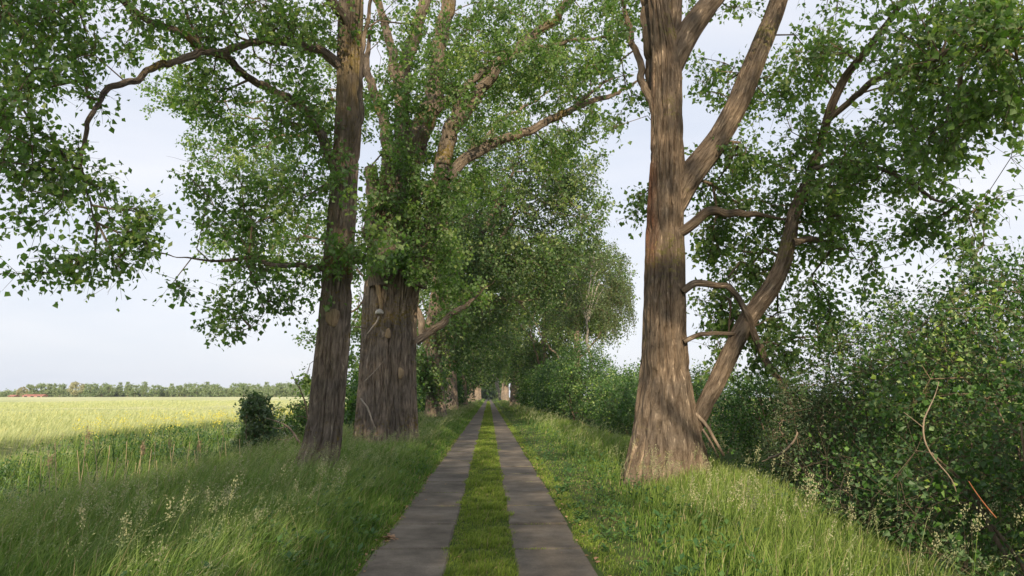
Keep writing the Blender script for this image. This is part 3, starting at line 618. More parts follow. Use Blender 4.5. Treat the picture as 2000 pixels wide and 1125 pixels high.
# round bare scar on the trunk
def patch_on(parent, name, c, rx, rz, mat, seed, depth=0.02, label=None):
    rs = RS(seed); k = 20; th = np.linspace(0, 2 * np.pi, k, endpoint=False); VV = [np.array([[c[0], c[1] - depth, c[2]]])]
    for q, dz in ((0.5, -depth), (0.85, -depth * .8), (1.0, depth)):
        r = 1 + 0.12 * np.cos(3 * th + seed) + rs.uniform(-.07, .07, k)
        VV.append(np.stack([c[0] + rx * q * r * np.cos(th), np.full(k, c[1] + dz) + (rx * q * np.cos(th)) ** 2 * 1.1, c[2] + rz * q * r * np.sin(th)], -1))
    V = np.concatenate(VV); f3 = np.array([(0, 1 + i, 1 + (i + 1) % k) for i in range(k)]); f4 = []
    for a in range(2):
        o = 1 + a * k
        f4 += [(o + i, o + k + i, o + k + (i + 1) % k, o + (i + 1) % k) for i in range(k)]
    ob = mk(name, V, [f3, np.array(f4)], mat, parent, smooth=True)
    if label: ob['label'] = label
    return ob
c = P(654, 622, D1); patch_on(T1.e, 'bark_scar', (c[0], c[1] - 0.29, c[2]), 0.15, 0.17, M_cut, 4, 0.015)

# ================================================================== poplar 2 (left, huge double trunk)
D2 = 22.5
T2 = Tree('poplar_tree', (-3.2, D2, 0), 'huge thick poplar with many stems and a bracket fungus, second from the left', group='poplars lining the track', seed=5, bark=M_bark_dim)
R2 = lambda n: pxs(n, D2)
T2.limb('trunk', [P(738, 905, D2)] + PL(D2, (738, 850), (741, 760), (745, 680), (748, 600), (752, 540), (755, 470), (757, 400)), [R2(52), R2(46), R2(42), R2(40), R2(40), R2(38), R2(32), R2(24)], step=0.05, around=460, furrow=0.04, fw=0.075, flare=(0.7, 0.12, 5), lo=.4)
T2.limb('trunk', [P(778, 900, D2 + .1)] + PL(D2 + .1, (778, 850), (776, 760), (776, 680), (778, 600), (786, 540), (792, 480), (795, 400), (800, 340)), [R2(44), R2(38), R2(37), R2(37), R2(38), R2(37), R2(34), R2(28), R2(22)], step=0.05, around=440, furrow=0.042, fw=0.075, flare=(0.7, 0.12, 5), lo=.4)
lim2 = [
    ([(740, 560), (732, 480), (728, 400), (727, 330)], [20, 17, 15, 12], 22.0),
    ([(755, 460), (762, 380), (764, 300), (745, 215), (722, 150), (715, 90)], [22, 18, 15, 10, 8, 5], 22.5),
    ([(775, 440), (783, 340), (783, 210), (800, 110), (833, 0), (850, -120), (870, -300)], [22, 18, 15, 13, 12, 10, 7], 22.8),
    ([(782, 230), (772, 130), (757, 60), (740, 20), (720, -80)], [11, 10, 9, 8, 5], 22.7),
    ([(785, 480), (790, 360), (815, 270), (845, 210), (858, 110), (872, 0), (890, -180), (900, -360)], [28, 27, 26, 20, 17, 15, 12, 8], 23.1),
    ([(815, 560), (840, 460), (862, 350), (880, 260), (900, 218), (945, 165), (975, 125), (1050, 72), (1115, 0), (1180, -80)], [18, 18, 17, 17, 14, 11, 10, 9, 7, 4], 22.3),
    ([(893, 235), (891, 200), (890, 184)], [10, 10, 8], 22.2),
    ([(876, 350), (900, 318), (945, 285), (1000, 268), (1070, 234), (1130, 206), (1175, 190), (1235, 168)], [11, 11, 10, 9, 8, 6.5, 5, 3], 21.9),
    ([(852, 215), (900, 180), (950, 140), (975, 118)], [9, 8, 7, 6], 22.9),
    ([(1110, 222), (1140, 190), (1180, 160)], [5, 4, 3], 21.8),
    ([(812, 668), (850, 640), (880, 622), (905, 596)], [8, 7.5, 7, 5], 22.2),
    ([(975, 124), (1020, 100), (1100, 85), (1180, 70)], [5, 4.5, 4, 2.5], 22.0),
]
for pts, rr, D in lim2:
    T2.limb('limb', PL(D, *pts), [R2(r) for r in rr], step=0.08, around=26, furrow=0.016, fw=0.05, stub=rr[-1] in (8, 12) and len(pts) < 5)
for b in [(650, 190, 90, 130, 24, 2, 55), (470, 300, 110, 60, 26, 2, 44), (560, 330, 110, 90, 26, 2, 44), (500, 480, 110, 60, 25.5, 2, 40), (600, 480, 80, 100, 25, 2, 36), (640, 650, 40, 70, 25, 1.5, 16), (620, 740, 25, 40, 25, 1.5, 5), (690, 640, 25, 90, 26, 1, 22), (420, 220, 130, 50, 26, 2, 34), (330, 180, 70, 30, 26, 1.5, 12), (340, 110, 120, 80, 26, 2, 20),
          (780, 150, 110, 140, 24.5, 2.5, 46), (900, 110, 110, 110, 24.5, 3, 60), (1020, 60, 140, 70, 24, 3, 75), (1140, 90, 90, 80, 22.5, 2.5, 48), (1170, 10, 90, 40, 22, 2, 30), (990, 180, 130, 60, 24.5, 2.5, 46), (1090, 170, 110, 50, 22.5, 2, 40),
          (1150, 240, 50, 25, 22, 1, 12), (1080, 290, 80, 30, 23, 1.5, 24), (930, 360, 80, 50, 24.5, 2, 34), (820, 420, 60, 70, 21.6, .8, 30), (860, 500, 60, 60, 22.5, 1.5, 36), (770, 330, 50, 60, 21.6, .7, 16), (740, 400, 50, 50, 21.5, .6, 14), (790, 500, 60, 50, 21.4, .6, 22), (840, 300, 40, 50, 23.5, 1, 14), (760, 230, 60, 110, 21.2, .9, 26), (850, 130, 80, 110, 21.3, 1, 34), (950, 240, 80, 40, 21.2, .8, 14), (1000, 100, 90, 50, 21, 1, 26), (860, 380, 50, 50, 21.3, .7, 16), (1100, 130, 80, 50, 20.8, .9, 20), (800, 330, 30, 50, 21.2, .5, 8), (740, 520, 30, 30, 21.4, .5, 8), (900, 580, 50, 40, 22.5, 1.2, 16)]:
    T2.blob(*b)
for b in [(900, -150, 330, 130, 24, 5, 120), (700, -350, 300, 180, 25, 5, 80), (1000, -400, 300, 160, 23, 5, 80)]:
    T2.blob(*b)
T2.grow(rmax=.07).foliage(twigs=6, per=9, size=0.105, tl=0.42, spread=0.09, rmin=.003); T2.finish()
# bare wood stripe, bracket fungus, scars, twigs on the huge trunk
def yfront(D, k): return D - k
V, Fs, bk, st, q, r = tube([P(742, 540, 21.83), P(741, 575, 21.83), P(741, 606, 21.85)], [0.07, 0.085, 0.05], 0.03, 16, 0.01, 0.02)
o = mk('bare_wood_strip', V, Fs, M_cut, T2.e, smooth=True)
def bracket(c, w, d, h, parent):
    k = 14; th = np.linspace(math.pi, 2 * math.pi, k); rows = []
    for q, z in ((0.0, h * 1.0), (0.6, h * 0.75), (0.92, h * 0.35), (1.0, 0.0), (0.85, -h * 0.2), (0.0, -h * 0.1)):
        rows.append(np.stack([c[0] + w * q * np.cos(th), c[1] + d * q * np.sin(th), np.full(k, c[2] + z)], -1))
    V = np.concatenate(rows); i = np.arange(len(V)).reshape(6, k)
    f = np.stack([i[:-1, :-1], i[1:, :-1], i[1:, 1:], i[:-1, 1:]], -1).reshape(-1, 4)
    return mk('bracket_fungus', V, [f], M_fungus, parent, smooth=True)
c = P(741, 612, 21.8); bracket(c, 0.13, 0.16, 0.14, T2.e)
for (px, py, rx, rz, sd) in ((763, 655, .085, .16, 2), (787, 730, .09, .17, 6)):
    c = P(px, py, D2); patch_on(T2.e, 'bark_scar', (c[0], c[1] - 0.60, c[2]), rx, rz, M_cut, sd, 0.02)
T2.limb('dead_twig', PL(21.75, (741, 618), (735, 630), (722, 645), (716, 652)), [.03, .028, .024, .012], mat=M_wood, furrow=0, around=8, grow=False)
T2.limb('dead_twig', PL(21.85, (716, 642), (700, 638), (690, 640)), [.03, .022, .01], mat=M_twig, furrow=0, around=8, grow=False)
T2.limb('dead_twig', PL(21.8, (704, 778), (716, 795), (728, 825), (738, 850)), [.03, .03, .02, .008], mat=M_wood, furrow=0, around=8, grow=False)
T2.limb('dead_twig', PL(21.8, (712, 745), (735, 722), (752, 700)), [.016, .012, .006], mat=M_wood, furrow=0, around=8, grow=False)

# ================================================================== poplar 3 (left, 42 m)
D3 = 42.0
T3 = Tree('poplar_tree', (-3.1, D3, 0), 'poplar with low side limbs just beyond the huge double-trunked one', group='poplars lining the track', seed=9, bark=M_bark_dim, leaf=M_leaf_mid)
R3_ = lambda n: pxs(n, D3)
T3.limb('trunk', PL(D3, (852, 815), (851, 790), (849, 740), (846, 690), (846, 650), (850, 600), (858, 540), (866, 450), (876, 340), (884, 240), (890, 150)), [R3_(v) for v in (21, 18, 16.5, 15.5, 17, 13, 11, 9, 7, 5, 3)], step=0.1, around=90, furrow=0.05, fw=.09, flare=(.8, .15, 5), lo=.35)
for pts, rr in (([(840, 690), (826, 650), (815, 600), (808, 540)], [7, 7, 6, 4]), ([(855, 640), (890, 600), (930, 560), (960, 500), (1000, 430)], [8, 7, 6, 5, 3]), ([(860, 560), (920, 500), (960, 420), (1000, 340)], [7, 6, 5, 3]),
                ([(930, 560), (945, 575), (975, 580), (1010, 588)], [4.5, 4, 3.5, 2]), ([(850, 680), (880, 645), (910, 630)], [5, 4, 2.5]), ([(866, 450), (830, 380), (800, 300)], [6, 5, 3]), ([(935, 560), (945, 500), (965, 440), (985, 400)], [4, 3.5, 3, 2]), ([(876, 350), (930, 280), (1000, 220), (1060, 190)], [5, 4, 3, 2])):
    T3.limb('limb', PL(D3, *pts), [R3_(v) for v in rr], step=0.15, around=14, furrow=0.0)
for b in [(960, 430, 110, 90, 42, 5, 105), (1060, 360, 110, 60, 42, 4, 80), (1110, 430, 80, 70, 42, 4, 56), (1000, 530, 110, 70, 42, 4, 85), (880, 500, 60, 90, 42, 4, 55), (900, 620, 60, 50, 42, 3, 40), (960, 620, 60, 40, 43, 3, 34),
          (825, 720, 20, 50, 41, 1.2, 22), (845, 740, 22, 40, 40.8, .6, 14), (900, 400, 90, 80, 43, 4, 50), (800, 620, 20, 60, 44, 2, 16), (1000, 300, 150, 60, 42, 4, 60), (1130, 330, 60, 40, 42, 3, 26), (870, 680, 40, 40, 43, 3, 18), (1080, 500, 60, 50, 42, 3, 34), (940, 520, 70, 60, 40, 2, 40)]:
    T3.blob(*b)
for b in [(950, 200, 220, 110, 43, 7, 90), (950, 50, 160, 100, 43, 6, 50)]:
    T3.blob(*b)
T3.grow(step=.8, rmax=.07, r0=.01).foliage(twigs=7, per=9, size=0.16, tl=0.75, spread=0.2, rmin=.005); T3.finish()

# ================================================================== generic avenue trees further on
def avenue_tree(name, x, y, H, crown0, rad, tr, label, seed, nat, leaf, size, lean=(0, 0), bark=None, group='poplars lining the track', lowr=1.0, per=8, twigs=6, tl=0.8, shape=(1.0, 1.0), asym=(0, 0), expo=2.4):
    t = Tree(name, (x, y, 0), label, group=group, seed=seed, bark=bark or M_bark_dim, leaf=leaf)
    rs = RS(seed); pts = [np.array([x + lean[0] * s ** 1.3 + (0.25 * math.sin(s * 5 + seed) * s), y + lean[1] * s, H * 0.95 * s - 0.1]) for s in (0, .06, .15, .3, .45, .6, .8, 1)]
    t.limb('trunk', pts, [tr * v for v in (1.15, 1, .92, .82, .68, .5, .28, .08)], step=0.12, around=44, furrow=tr * .06, fw=.08, flare=(.7, .2, 5), lo=.3)
    for k in range(7):
        s = 0.22 + 0.08 * k; s0 = np.array([np.interp(s, (0, .06, .15, .3, .45, .6, .8, 1), [p[i] for p in pts]) for i in range(3)]); a = seed + k * 2.4
        L = rad * (1.0 - 0.07 * k); dv = np.array([math.cos(a), math.sin(a), 0])
        t.limb('limb', [s0, s0 + dv * L * .3 + [0, 0, L * .25], s0 + dv * L * .6 + [0, 0, L * .6], s0 + dv * L * .8 + [0, 0, L * 1.0]], [tr * .32, tr * .26, tr * .16, tr * .06], step=.3, around=9, furrow=0)
    zc = (H + crown0) / 2
    t.wblob((x + lean[0] * .5 + asym[0], y + lean[1] * .5 + asym[1], zc), (rad * shape[0], rad * shape[1], (H - crown0) / 2), nat, expo)
    t.wblob((x + asym[0] * .6, y, crown0 + 2.0), (rad * .8 * lowr, rad * .8 * lowr, 2.6), nat // 4)
    t.grow(step=1.1, rmax=.09, r0=.012, gap=(0.35, 0.26)).foliage(twigs=twigs, per=per, size=size, tl=tl, spread=.25, rmin=.006); t.finish(); return t
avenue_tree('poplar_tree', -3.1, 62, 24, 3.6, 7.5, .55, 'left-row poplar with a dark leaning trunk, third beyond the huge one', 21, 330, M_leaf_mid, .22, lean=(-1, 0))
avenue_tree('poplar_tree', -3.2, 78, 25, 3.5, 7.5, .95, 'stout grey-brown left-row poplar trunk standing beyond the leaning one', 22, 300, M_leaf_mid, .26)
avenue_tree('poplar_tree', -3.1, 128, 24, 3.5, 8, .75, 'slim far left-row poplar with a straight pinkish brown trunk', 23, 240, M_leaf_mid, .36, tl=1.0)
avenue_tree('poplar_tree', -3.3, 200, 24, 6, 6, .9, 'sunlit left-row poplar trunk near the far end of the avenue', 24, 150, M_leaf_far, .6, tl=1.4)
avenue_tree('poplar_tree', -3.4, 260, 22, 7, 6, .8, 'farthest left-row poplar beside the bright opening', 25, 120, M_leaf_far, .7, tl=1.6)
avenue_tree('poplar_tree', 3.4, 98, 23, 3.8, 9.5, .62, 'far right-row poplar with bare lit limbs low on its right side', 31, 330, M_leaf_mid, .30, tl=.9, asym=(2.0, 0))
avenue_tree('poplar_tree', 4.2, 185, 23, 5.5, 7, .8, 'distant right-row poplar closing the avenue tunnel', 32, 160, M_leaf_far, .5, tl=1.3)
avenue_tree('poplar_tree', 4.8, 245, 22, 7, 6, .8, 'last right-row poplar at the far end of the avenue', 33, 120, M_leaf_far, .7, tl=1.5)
avenue_tree('ash_tree', 8.4, 70, 17.5, 6.5, 5.4, .4, 'sunlit round-crowned tree standing right of the avenue behind the birch', 41, 460, M_leaf_mid, .2, group=None, tl=.7)
avenue_tree('ash_tree', 6.2, 84, 19.5, 3.0, 6.0, .4, 'tall light green tree right of the track behind the hedge', 42, 380, M_leaf_mid, .22, group=None, tl=.7)
# low limbs of the far right poplar and the leaning birch over the track
Tb = Tree('birch_tree', (1.75, 104, 0), 'thin white birch leaning left across the far end of the tracks', seed=51, bark=M_birch, leaf=M_birch_leaf)
Tb.limb('trunk', PL(104, (977, 782), (974, 765), (966, 740), (960, 720), (950, 700), (940, 680), (930, 655)), [.17, .16, .14, .12, .1, .07, .04], step=.15, around=14, furrow=0, lo=.5)
Tb.limb('trunk', PL(104.5, (976, 780), (974, 755), (970, 735), (966, 715), (962, 690)), [.13, .12, .1, .08, .05], step=.15, around=12, furrow=0, lo=.6)
Tb.blob(935, 660, 30, 25, 104, 2, 26); Tb.grow(step=1, r0=.008).foliage(size=.25, tl=.8, spread=.25); Tb.finish()
# weeping birch on the right
Tw = Tree('weeping_birch', (7.6, 52, 0), 'weeping birch with long hanging twigs right of the avenue', 'tree', seed=52, bark=M_birch, leaf=M_birch_leaf)
Dw = 52
Tw.limb('trunk', PL(Dw, (1165, 800), (1160, 740), (1150, 680), (1145, 620), (1150, 560), (1160, 500), (1168, 450)), [.13, .11, .1, .08, .06, .04, .02], step=.15, around=18, furrow=0, lo=.4)
for e in ((1190, 560), (1210, 580), (1180, 520), (1110, 560), (1100, 600), (1200, 540)):
    Tw.limb('limb', PL(Dw, (1147, 630), ((1147 + e[0]) / 2, (600 + e[1]) / 2 - 30), e), [.03, .025, .01], step=.2, around=8, furrow=0)
for b in [(1170, 510, 60, 45, Dw, 2.2, 70), (1110, 560, 50, 45, Dw, 2, 50), (1200, 570, 25, 30, Dw, 1.5, 22), (1150, 600, 50, 40, Dw, 2, 40), (1100, 620, 40, 30, Dw, 2, 24)]: Tw.blob(*b)
Tw.grow(step=.8, r0=.007).foliage(twigs=6, per=8, size=.12, tl=.6, spread=.15, rmin=.004)
rsw = RS(77); n = 120; sx_ = rsw.uniform(1165, 1232, n); tops = np.array([P(a, 555 + abs(a - 1200) * .4 + rsw.uniform(-20, 25), Dw + rsw.uniform(-1.5, 1.5)) for a in sx_]); Ls = rsw.uniform(1.5, 4.0, n) * np.interp(sx_, [1165, 1200, 1232], [1, 1, .7])
A_, B_ = [], []; C_ = []
for t0_, L in zip(tops, Ls):
    m = 5; x = t0_.copy(); 
    for q in range(m):
        y = x + np.array([rsw.normal(.05, .06), rsw.normal(0, .06), -L / m]); A_.append(x); B_.append(y)
        for r_ in range(9): C_.append(x + (y - x) * rsw.rand() + rsw.normal(0, .09, 3))
        x = y
A_, B_, C_ = map(np.array, (A_, B_, C_)); Tw.segs.append((A_, B_, np.full(len(A_), .007), np.full(len(A_), .005)))
v, f = leaf_quads(rsw, C_, rsw.normal(0, .5, C_.shape) + [0, 0, -1], rsw.uniform(.08, .14, len(C_)), wide=.35)
mk('hanging_foliage', v, [f], M_birch_leaf, Tw.e, fattr={'rnd': rsw.uniform(0, 1, len(C_))}); Tw.finish()

# ================================================================== poplar 5 (right, near)
D5 = 13.1
T5 = Tree('poplar_tree', (3.15, D5, 0), 'big poplar right of the tracks with flared base and low leaning limb', group='poplars lining the track', seed=13)
R5 = lambda n: pxs(n, D5)
T5.limb('trunk', [P(1303, 985, D5)] + PL(D5, (1303, 940), (1303, 900), (1303, 850), (1300, 800), (1299, 750), (1298, 700), (1298, 640), (1298, 600), (1299, 520), (1300, 440), (1302, 360), (1303, 280), (1303, 200), (1302, 110), (1290, 30), (1282, -60), (1276, -250), (1270, -500), (1268, -750)),
        [R5(v) for v in (92, 86, 78, 68, 59, 51, 46, 43, 42, 40, 38.5, 38, 34.5, 32, 30, 23, 20, 17, 12, 5)], step=0.035, around=520, furrow=0.038, fw=0.062, flare=(.35, .12, 6), lump=.03, lo=.3,
        streak=lambda V: np.clip((-(V[:, 0] - 3.15) - 0.14 + 0.10 * vnoise(V * 3, 8)) * 7, 0, 1) * np.clip((V[:, 2] - 3.6) / .8, 0, 1) * np.clip((8.6 - V[:, 2]), 0, 1) * (0.35 + .65 * vnoise(V * np.array([14, 14, 2]), 5)))
T5.limb('limb', PL(D5, (1300, 455), (1318, 400), (1345, 345), (1392, 290), (1440, 205), (1478, 110), (1515, 20), (1545, -80, 12.8), (1590, -240, 12.5)), [R5(v) for v in (14, 25, 27, 24.5, 23, 21.5, 19, 15, 10)], step=.04, around=70, furrow=.018, fw=.045)
T5.limb('limb', PL(12.9, (1325, 905, 13.05), (1350, 850, 13.0), (1370, 805), (1387, 772), (1410, 725), (1440, 660), (1466, 615), (1505, 565), (1530, 515), (1543, 465), (1550, 420), (1575, 360), (1600, 290), (1622, 210, 12.5), (1650, 150, 12.2), (1690, 100, 11.8), (1745, 30, 11), (1800, -60, 10.2)), [R5(v) for v in (10, 15, 16, 17, 17.5, 18, 18, 17.5, 16.5, 15, 13, 11, 9, 8.5, 8, 7, 5.5, 3)], step=.04, around=60, furrow=.013, fw=.04)
T5.limb('limb', PL(D5, (1298, 190), (1316, 120), (1345, 60), (1375, 20), (1410, -20), (1460, -120), (1500, -260)), [R5(v) for v in (12, 24, 25, 23, 19, 15, 9)], step=.05, around=48, furrow=.012)
T5.limb('limb', PL(D5, (1305, 110), (1318, 50), (1322, 0), (1330, -120), (1350, -320), (1360, -500)), [R5(v) for v in (14, 14, 13, 12, 9, 5)], step=.05, around=36, furrow=.01)
T5.limb('limb', PL(D5 - .2, (1300, 470, 13.1), (1328, 450), (1360, 430), (1395, 413), (1440, 410), (1475, 415), (1505, 422)), [R5(v) for v in (8, 11, 10, 9, 8, 6, 3)], step=.04, around=24, furrow=.006)
T5.limb('limb', PL(D5 - .3, (1332, 570), (1355, 553), (1385, 550), (1420, 562), (1440, 585), (1450, 605), (1475, 650), (1495, 695), (1520, 750), (1548, 795), (1575, 820)), [R5(v) for v in (8, 7.5, 7, 6.5, 6, 6, 7, 7, 6, 4.5, 2.5)], step=.04, around=16, furrow=.003)
T5.limb('limb', PL(D5 - .3, (1335, 668), (1365, 652), (1395, 647), (1430, 650), (1455, 640)), [R5(v) for v in (5, 4.5, 4, 3.5, 2.5)], step=.04, around=12, furrow=0)
T5.limb('limb', PL(12.7, (1550, 474), (1580, 470), (1612, 472), (1635, 484), (1655, 492)), [R5(v) for v in (8, 6, 5.5, 4, 1)], step=.04, around=14, furrow=0)
T5.limb('limb', PL(12.5, (1612, 240), (1660, 200, 12), (1700, 160, 11.2), (1780, 130, 10.2), (1860, 100, 9)), [R5(v) for v in (6, 6, 6, 5, 3)], step=.05, around=14, furrow=0)
T5.limb('limb', PL(12.7, (1590, 330), (1650, 310, 12.2), (1730, 330, 11.5), (1800, 370, 11), (1850, 400, 10.6)), [R5(v) for v in (5, 4.5, 4, 3, 2)], step=.05, around=10, furrow=0)
T5.limb('limb', PL(13.0, (1420, 700), (1425, 640), (1430, 580), (1424, 540)), [.018, .015, .012, .006], step=.05, around=8, furrow=0)
T5.limb('limb', PL(D5, (1282, 230), (1255, 150, 13.4), (1230, 60, 13.7), (1210, -40, 14)), [R5(v) for v in (9, 8, 6, 3)], step=.05, around=14, furrow=0)
T5.limb('limb', PL(D5 + .4, (1284, 250), (1274, 150), (1268, 50), (1255, -60)), [R5(v) for v in (13, 13, 12, 9)], step=.05, around=24, furrow=0.01)
T5.limb('dead_branch', PL(12.8, (1358, 808), (1380, 830), (1395, 855), (1413, 890)), [.036, .032, .028, .022], mat=M_dead, furrow=0, around=10, grow=False)
T5.limb('dead_branch', PL(12.7, (1372, 838), (1388, 862), (1405, 895)), [.02, .02, .014], mat=M_dead, furrow=0, around=10, grow=False)
for b in [(1215, 50, 40, 60, 14, 1, 20), (1235, 160, 40, 60, 14.2, .9, 16), (1222, 260, 26, 40, 14, .6, 7), (1250, 400, 10, 40, 13.8, .4, 6), (1235, 330, 20, 20, 14, .5, 3),
          (1400, 90, 70, 80, 14.3, 1.2, 34), (1420, 210, 80, 80, 14.2, 1.2, 42), (1390, 400, 45, 60, 14, 1, 14), (1480, 310, 80, 60, 13.4, 1.2, 44), (1560, 130, 80, 120, 13.2, 1.4, 56), (1550, 280, 60, 70, 13, 1.2, 30), (1620, 360, 90, 80, 12.5, 1.3, 50), (1690, 250, 90, 90, 12, 1.3, 56),
          (1690, 80, 100, 90, 12, 1.5, 66), (1760, 360, 80, 55, 11.4, .9, 28), (1700, 440, 80, 60, 12, 1, 36), (1840, 60, 120, 80, 9.4, 1.5, 84), (1940, 90, 90, 90, 8.4, 1.3, 64), (1810, 190, 90, 60, 10, 1.2, 44), (1930, 190, 70, 50, 8.8, 1, 24), (1850, 260, 50, 30, 9.6, .6, 14),
          (1850, 415, 55, 25, 10.6, .5, 13), (1925, 395, 25, 14, 10.4, .3, 3), (1965, 305, 35, 16, 9.6, .3, 5), (1985, 190, 30, 60, 8.8, .5, 10), (1900, 480, 25, 25, 10.4, .4, 5), (1780, 450, 40, 20, 11.2, .5, 6),
          (1430, 470, 70, 45, 13.6, .9, 34), (1440, 400, 50, 40, 13.3, .8, 16), (1500, 530, 70, 60, 13.8, .9, 36), (1400, 600, 45, 60, 13.8, .8, 20), (1570, 600, 80, 60, 13, 1, 38), (1520, 420, 60, 60, 13.6, .8, 24), (1500, 180, 60, 100, 14.2, 1, 30), (1380, 300, 30, 60, 14.4, .8, 14), (1600, 450, 40, 60, 13.2, .8, 18), (1650, 550, 70, 50, 12.5, .9, 20), (1480, 640, 60, 50, 13.8, .8, 22), (1620, 480, 50, 30, 12.7, .8, 10), (1530, 690, 60, 40, 13, .8, 16), (1640, 640, 60, 50, 12.6, .7, 24), (1400, 700, 30, 40, 13.5, .5, 5), (1430, 530, 40, 30, 13.8, .6, 8)]:
    T5.blob(*b)
for b in [(1350, -120, 220, 110, 14, 3, 90), (1700, -130, 260, 120, 11.5, 3, 45), (1500, -400, 320, 180, 13, 4, 60), (1300, -650, 250, 160, 13.5, 4, 60)]:
    T5.blob(*b)
T5.grow(gap=(1.3, 0.45)).foliage(twigs=6, per=7, size=0.09, tl=0.42, spread=.07, bare=.35); T5.finish()

# ================================================================== unseen poplars behind the camera, added to shade the left verge and road
avenue_tree('poplar_tree', -4.0, -4.5, 22, 5.5, 4.9, .4, 'unseen poplar added just behind the viewer on the left for its shade', 61, 180, M_leaf, .2, per=8, tl=.6)
avenue_tree('poplar_tree', -4.0, -18, 24, 3.5, 4.6, .5, 'second unseen shade poplar added behind the viewer on the left', 62, 230, M_leaf, .25, per=8, tl=.7)

avenue_tree('poplar_tree', 3.7, -9, 22, 12.5, 4.2, .4, 'unseen high-crowned poplar added behind the viewer on the right for dappled shade', 63, 75, M_leaf, .2, per=7, tl=.7)  # added out of view; crown set high to dapple the near right trunk

# ================================================================== bushes
def bush(name, c, r, label, seed, nat, leaf, size, stems=7, tl=.3, per=9, twigs=6, wide=.45, group=None, spread=.06, extra=(), step=.35, droop=.1, stemmat=None, gap=(1.0, 0.36)):
    t = Tree(name, (c[0], c[1], float(gz(c[0], c[1]))), label, 'bush', group=group, seed=seed, bark=M_twig, leaf=leaf); rs = RS(seed)
    for k in range(stems):
        a = rs.uniform(0, 6.28); q = rs.uniform(.1, .35); b0 = np.array([c[0] + r[0] * q * math.cos(a), c[1] + r[1] * q * math.sin(a), float(gz(c[0], c[1])) - .05])
        e = np.array([c[0] + r[0] * .7 * math.cos(a), c[1] + r[1] * .7 * math.sin(a), c[2] + r[2] * rs.uniform(-.1, .7)])
        t.limb('stem', [b0, b0 * .5 + e * .5 + rs.normal(0, .12, 3) + [0, 0, .15], e], [.022 * r[2] ** .5, .016 * r[2] ** .5, .006], step=.12, around=7, furrow=0)
    t.wblob(c, r, nat, 3.2)
    for e in extra: t.wblob(*e)
    t.grow(step=step, r0=.003, rmax=.022, jitter=.06, gap=gap); t.foliage(twigs=twigs, per=per, size=size, tl=tl, spread=spread, wide=wide, droop=droop, rmin=.0014, bare=.12); t.finish(mat=stemmat); return t
# near hedge on the right: deep ditch-side thicket
bush('hawthorn_bush', (6.5, 8.8, 1.55), (1.75, 1.7, 1.7), 'tall dark thicket bush at the right edge of the view', 71, 620, M_bush, .06, stems=13, tl=.42, twigs=7, per=7, extra=[((5.6, 7.7, .45), (.9, 1.0, .75), 90), ((7.5, 9.4, 2.7), (.8, 1, .7), 50)])
bush('bramble_bush', (4.45, 8.4, .4), (.75, 1.3, .6), 'low tangle of bramble at the foot of the tall thicket', 79, 110, M_bush, .055, stems=9, tl=.4, twigs=7, per=6, gap=(1.3, .36))
bush('bramble_bush', (4.75, 6.2, .8), (1.35, 1.1, 1.25), 'dark bramble bush with bright leaf sprays filling the bottom right corner', 72, 250, M_bush, .055, stems=12, tl=.4, twigs=7, per=7, gap=(1.3, .38))
bush('hawthorn_bush', (6.9, 11.9, 1.55), (1.75, 1.6, 1.8), 'dark green bush behind the leaning limb, left of the tall thicket', 73, 540, M_bush, .06, stems=10, tl=.42, twigs=7, per=7, extra=[((5.6, 10.3, .5), (.8, 1, .7), 80)])
bush('willow_bush', (5.3, 12.0, 1.0), (.8, .8, .9), 'pale young willow bush right of the big flared poplar', 74, 110, M_bush_pale, .065, stems=8, wide=.22, tl=.45)
bush('hawthorn_bush', (6.6, 16.2, 1.0), (1.5, 1.9, 1.2), 'dark shrub directly behind the big poplar and its dead branches', 75, 360, M_bush, .065, stems=9, tl=.4)
bush('hawthorn_bush', (8.8, 14.8, 1.5), (1.7, 1.8, 1.6), 'rear shrub seen between the leaning limb and the tall thicket', 76, 300, M_bush_pale, .065, stems=8, tl=.4)
bush('hedge_bush', (6.6, -0.8, 2.4), (1.9, 2.2, 2.5), 'unseen tall hedge bush added just behind the viewer on the right for shade', 77, 420, M_bush, .1, stems=8, tl=.4)  # unseen, added so its shade darkens the near right thicket
bush('hedge_bush', (6.8, 3.2, 1.7), (1.3, 1.5, 1.8), 'unseen hedge bush added level with the viewer on the right for shade', 78, 300, M_bush, .08, stems=8, tl=.4)  # out of view, placed to shade the thicket ahead of it
hb = [  (7.0, 24, 1.0, 1.9, 2.6, 1.3, 'bush just left of the big poplar in the right-hand hedge', M_bush, .08),
      (8.9, 29, 1.3, 2.2, 2.8, 1.4, 'green bush against the sky left of the big poplar', M_bush, .085),
      (6.6, 33, 1.1, 1.9, 3.2, 1.3, 'dark hedge bush third beyond the big poplar', M_bush, .1),
      (8.0, 39, 1.4, 2.4, 3.2, 1.7, 'broad dark hedge bush in front of the weeping birch', M_bush, .11),
      (7.8, 45, 1.3, 1.9, 3.2, 1.6, 'dense hedge bush below the weeping birch', M_bush, .12),
      (6.3, 50, 2.5, 2.0, 3, 2.7, 'tall dark hawthorn left of the weeping birch twigs', M_bush, .13),
      (5.4, 58, 1.8, 1.6, 4, 2.2, 'roundish hedge bush beside the far right poplar', M_bush, .15),
      (6.2, 70, 2.2, 2.2, 5, 2.6, 'hedge bush under the light green tree', M_bush, .18),
      (5.6, 86, 2.4, 2.2, 7, 2.8, 'far hedge bush behind the far right poplar', M_bush, .22),
      (11.5, 60, 1.4, 3.0, 4, 1.7, 'hedge bush at the foot of the sunlit round-crowned tree', M_bush, .17)]
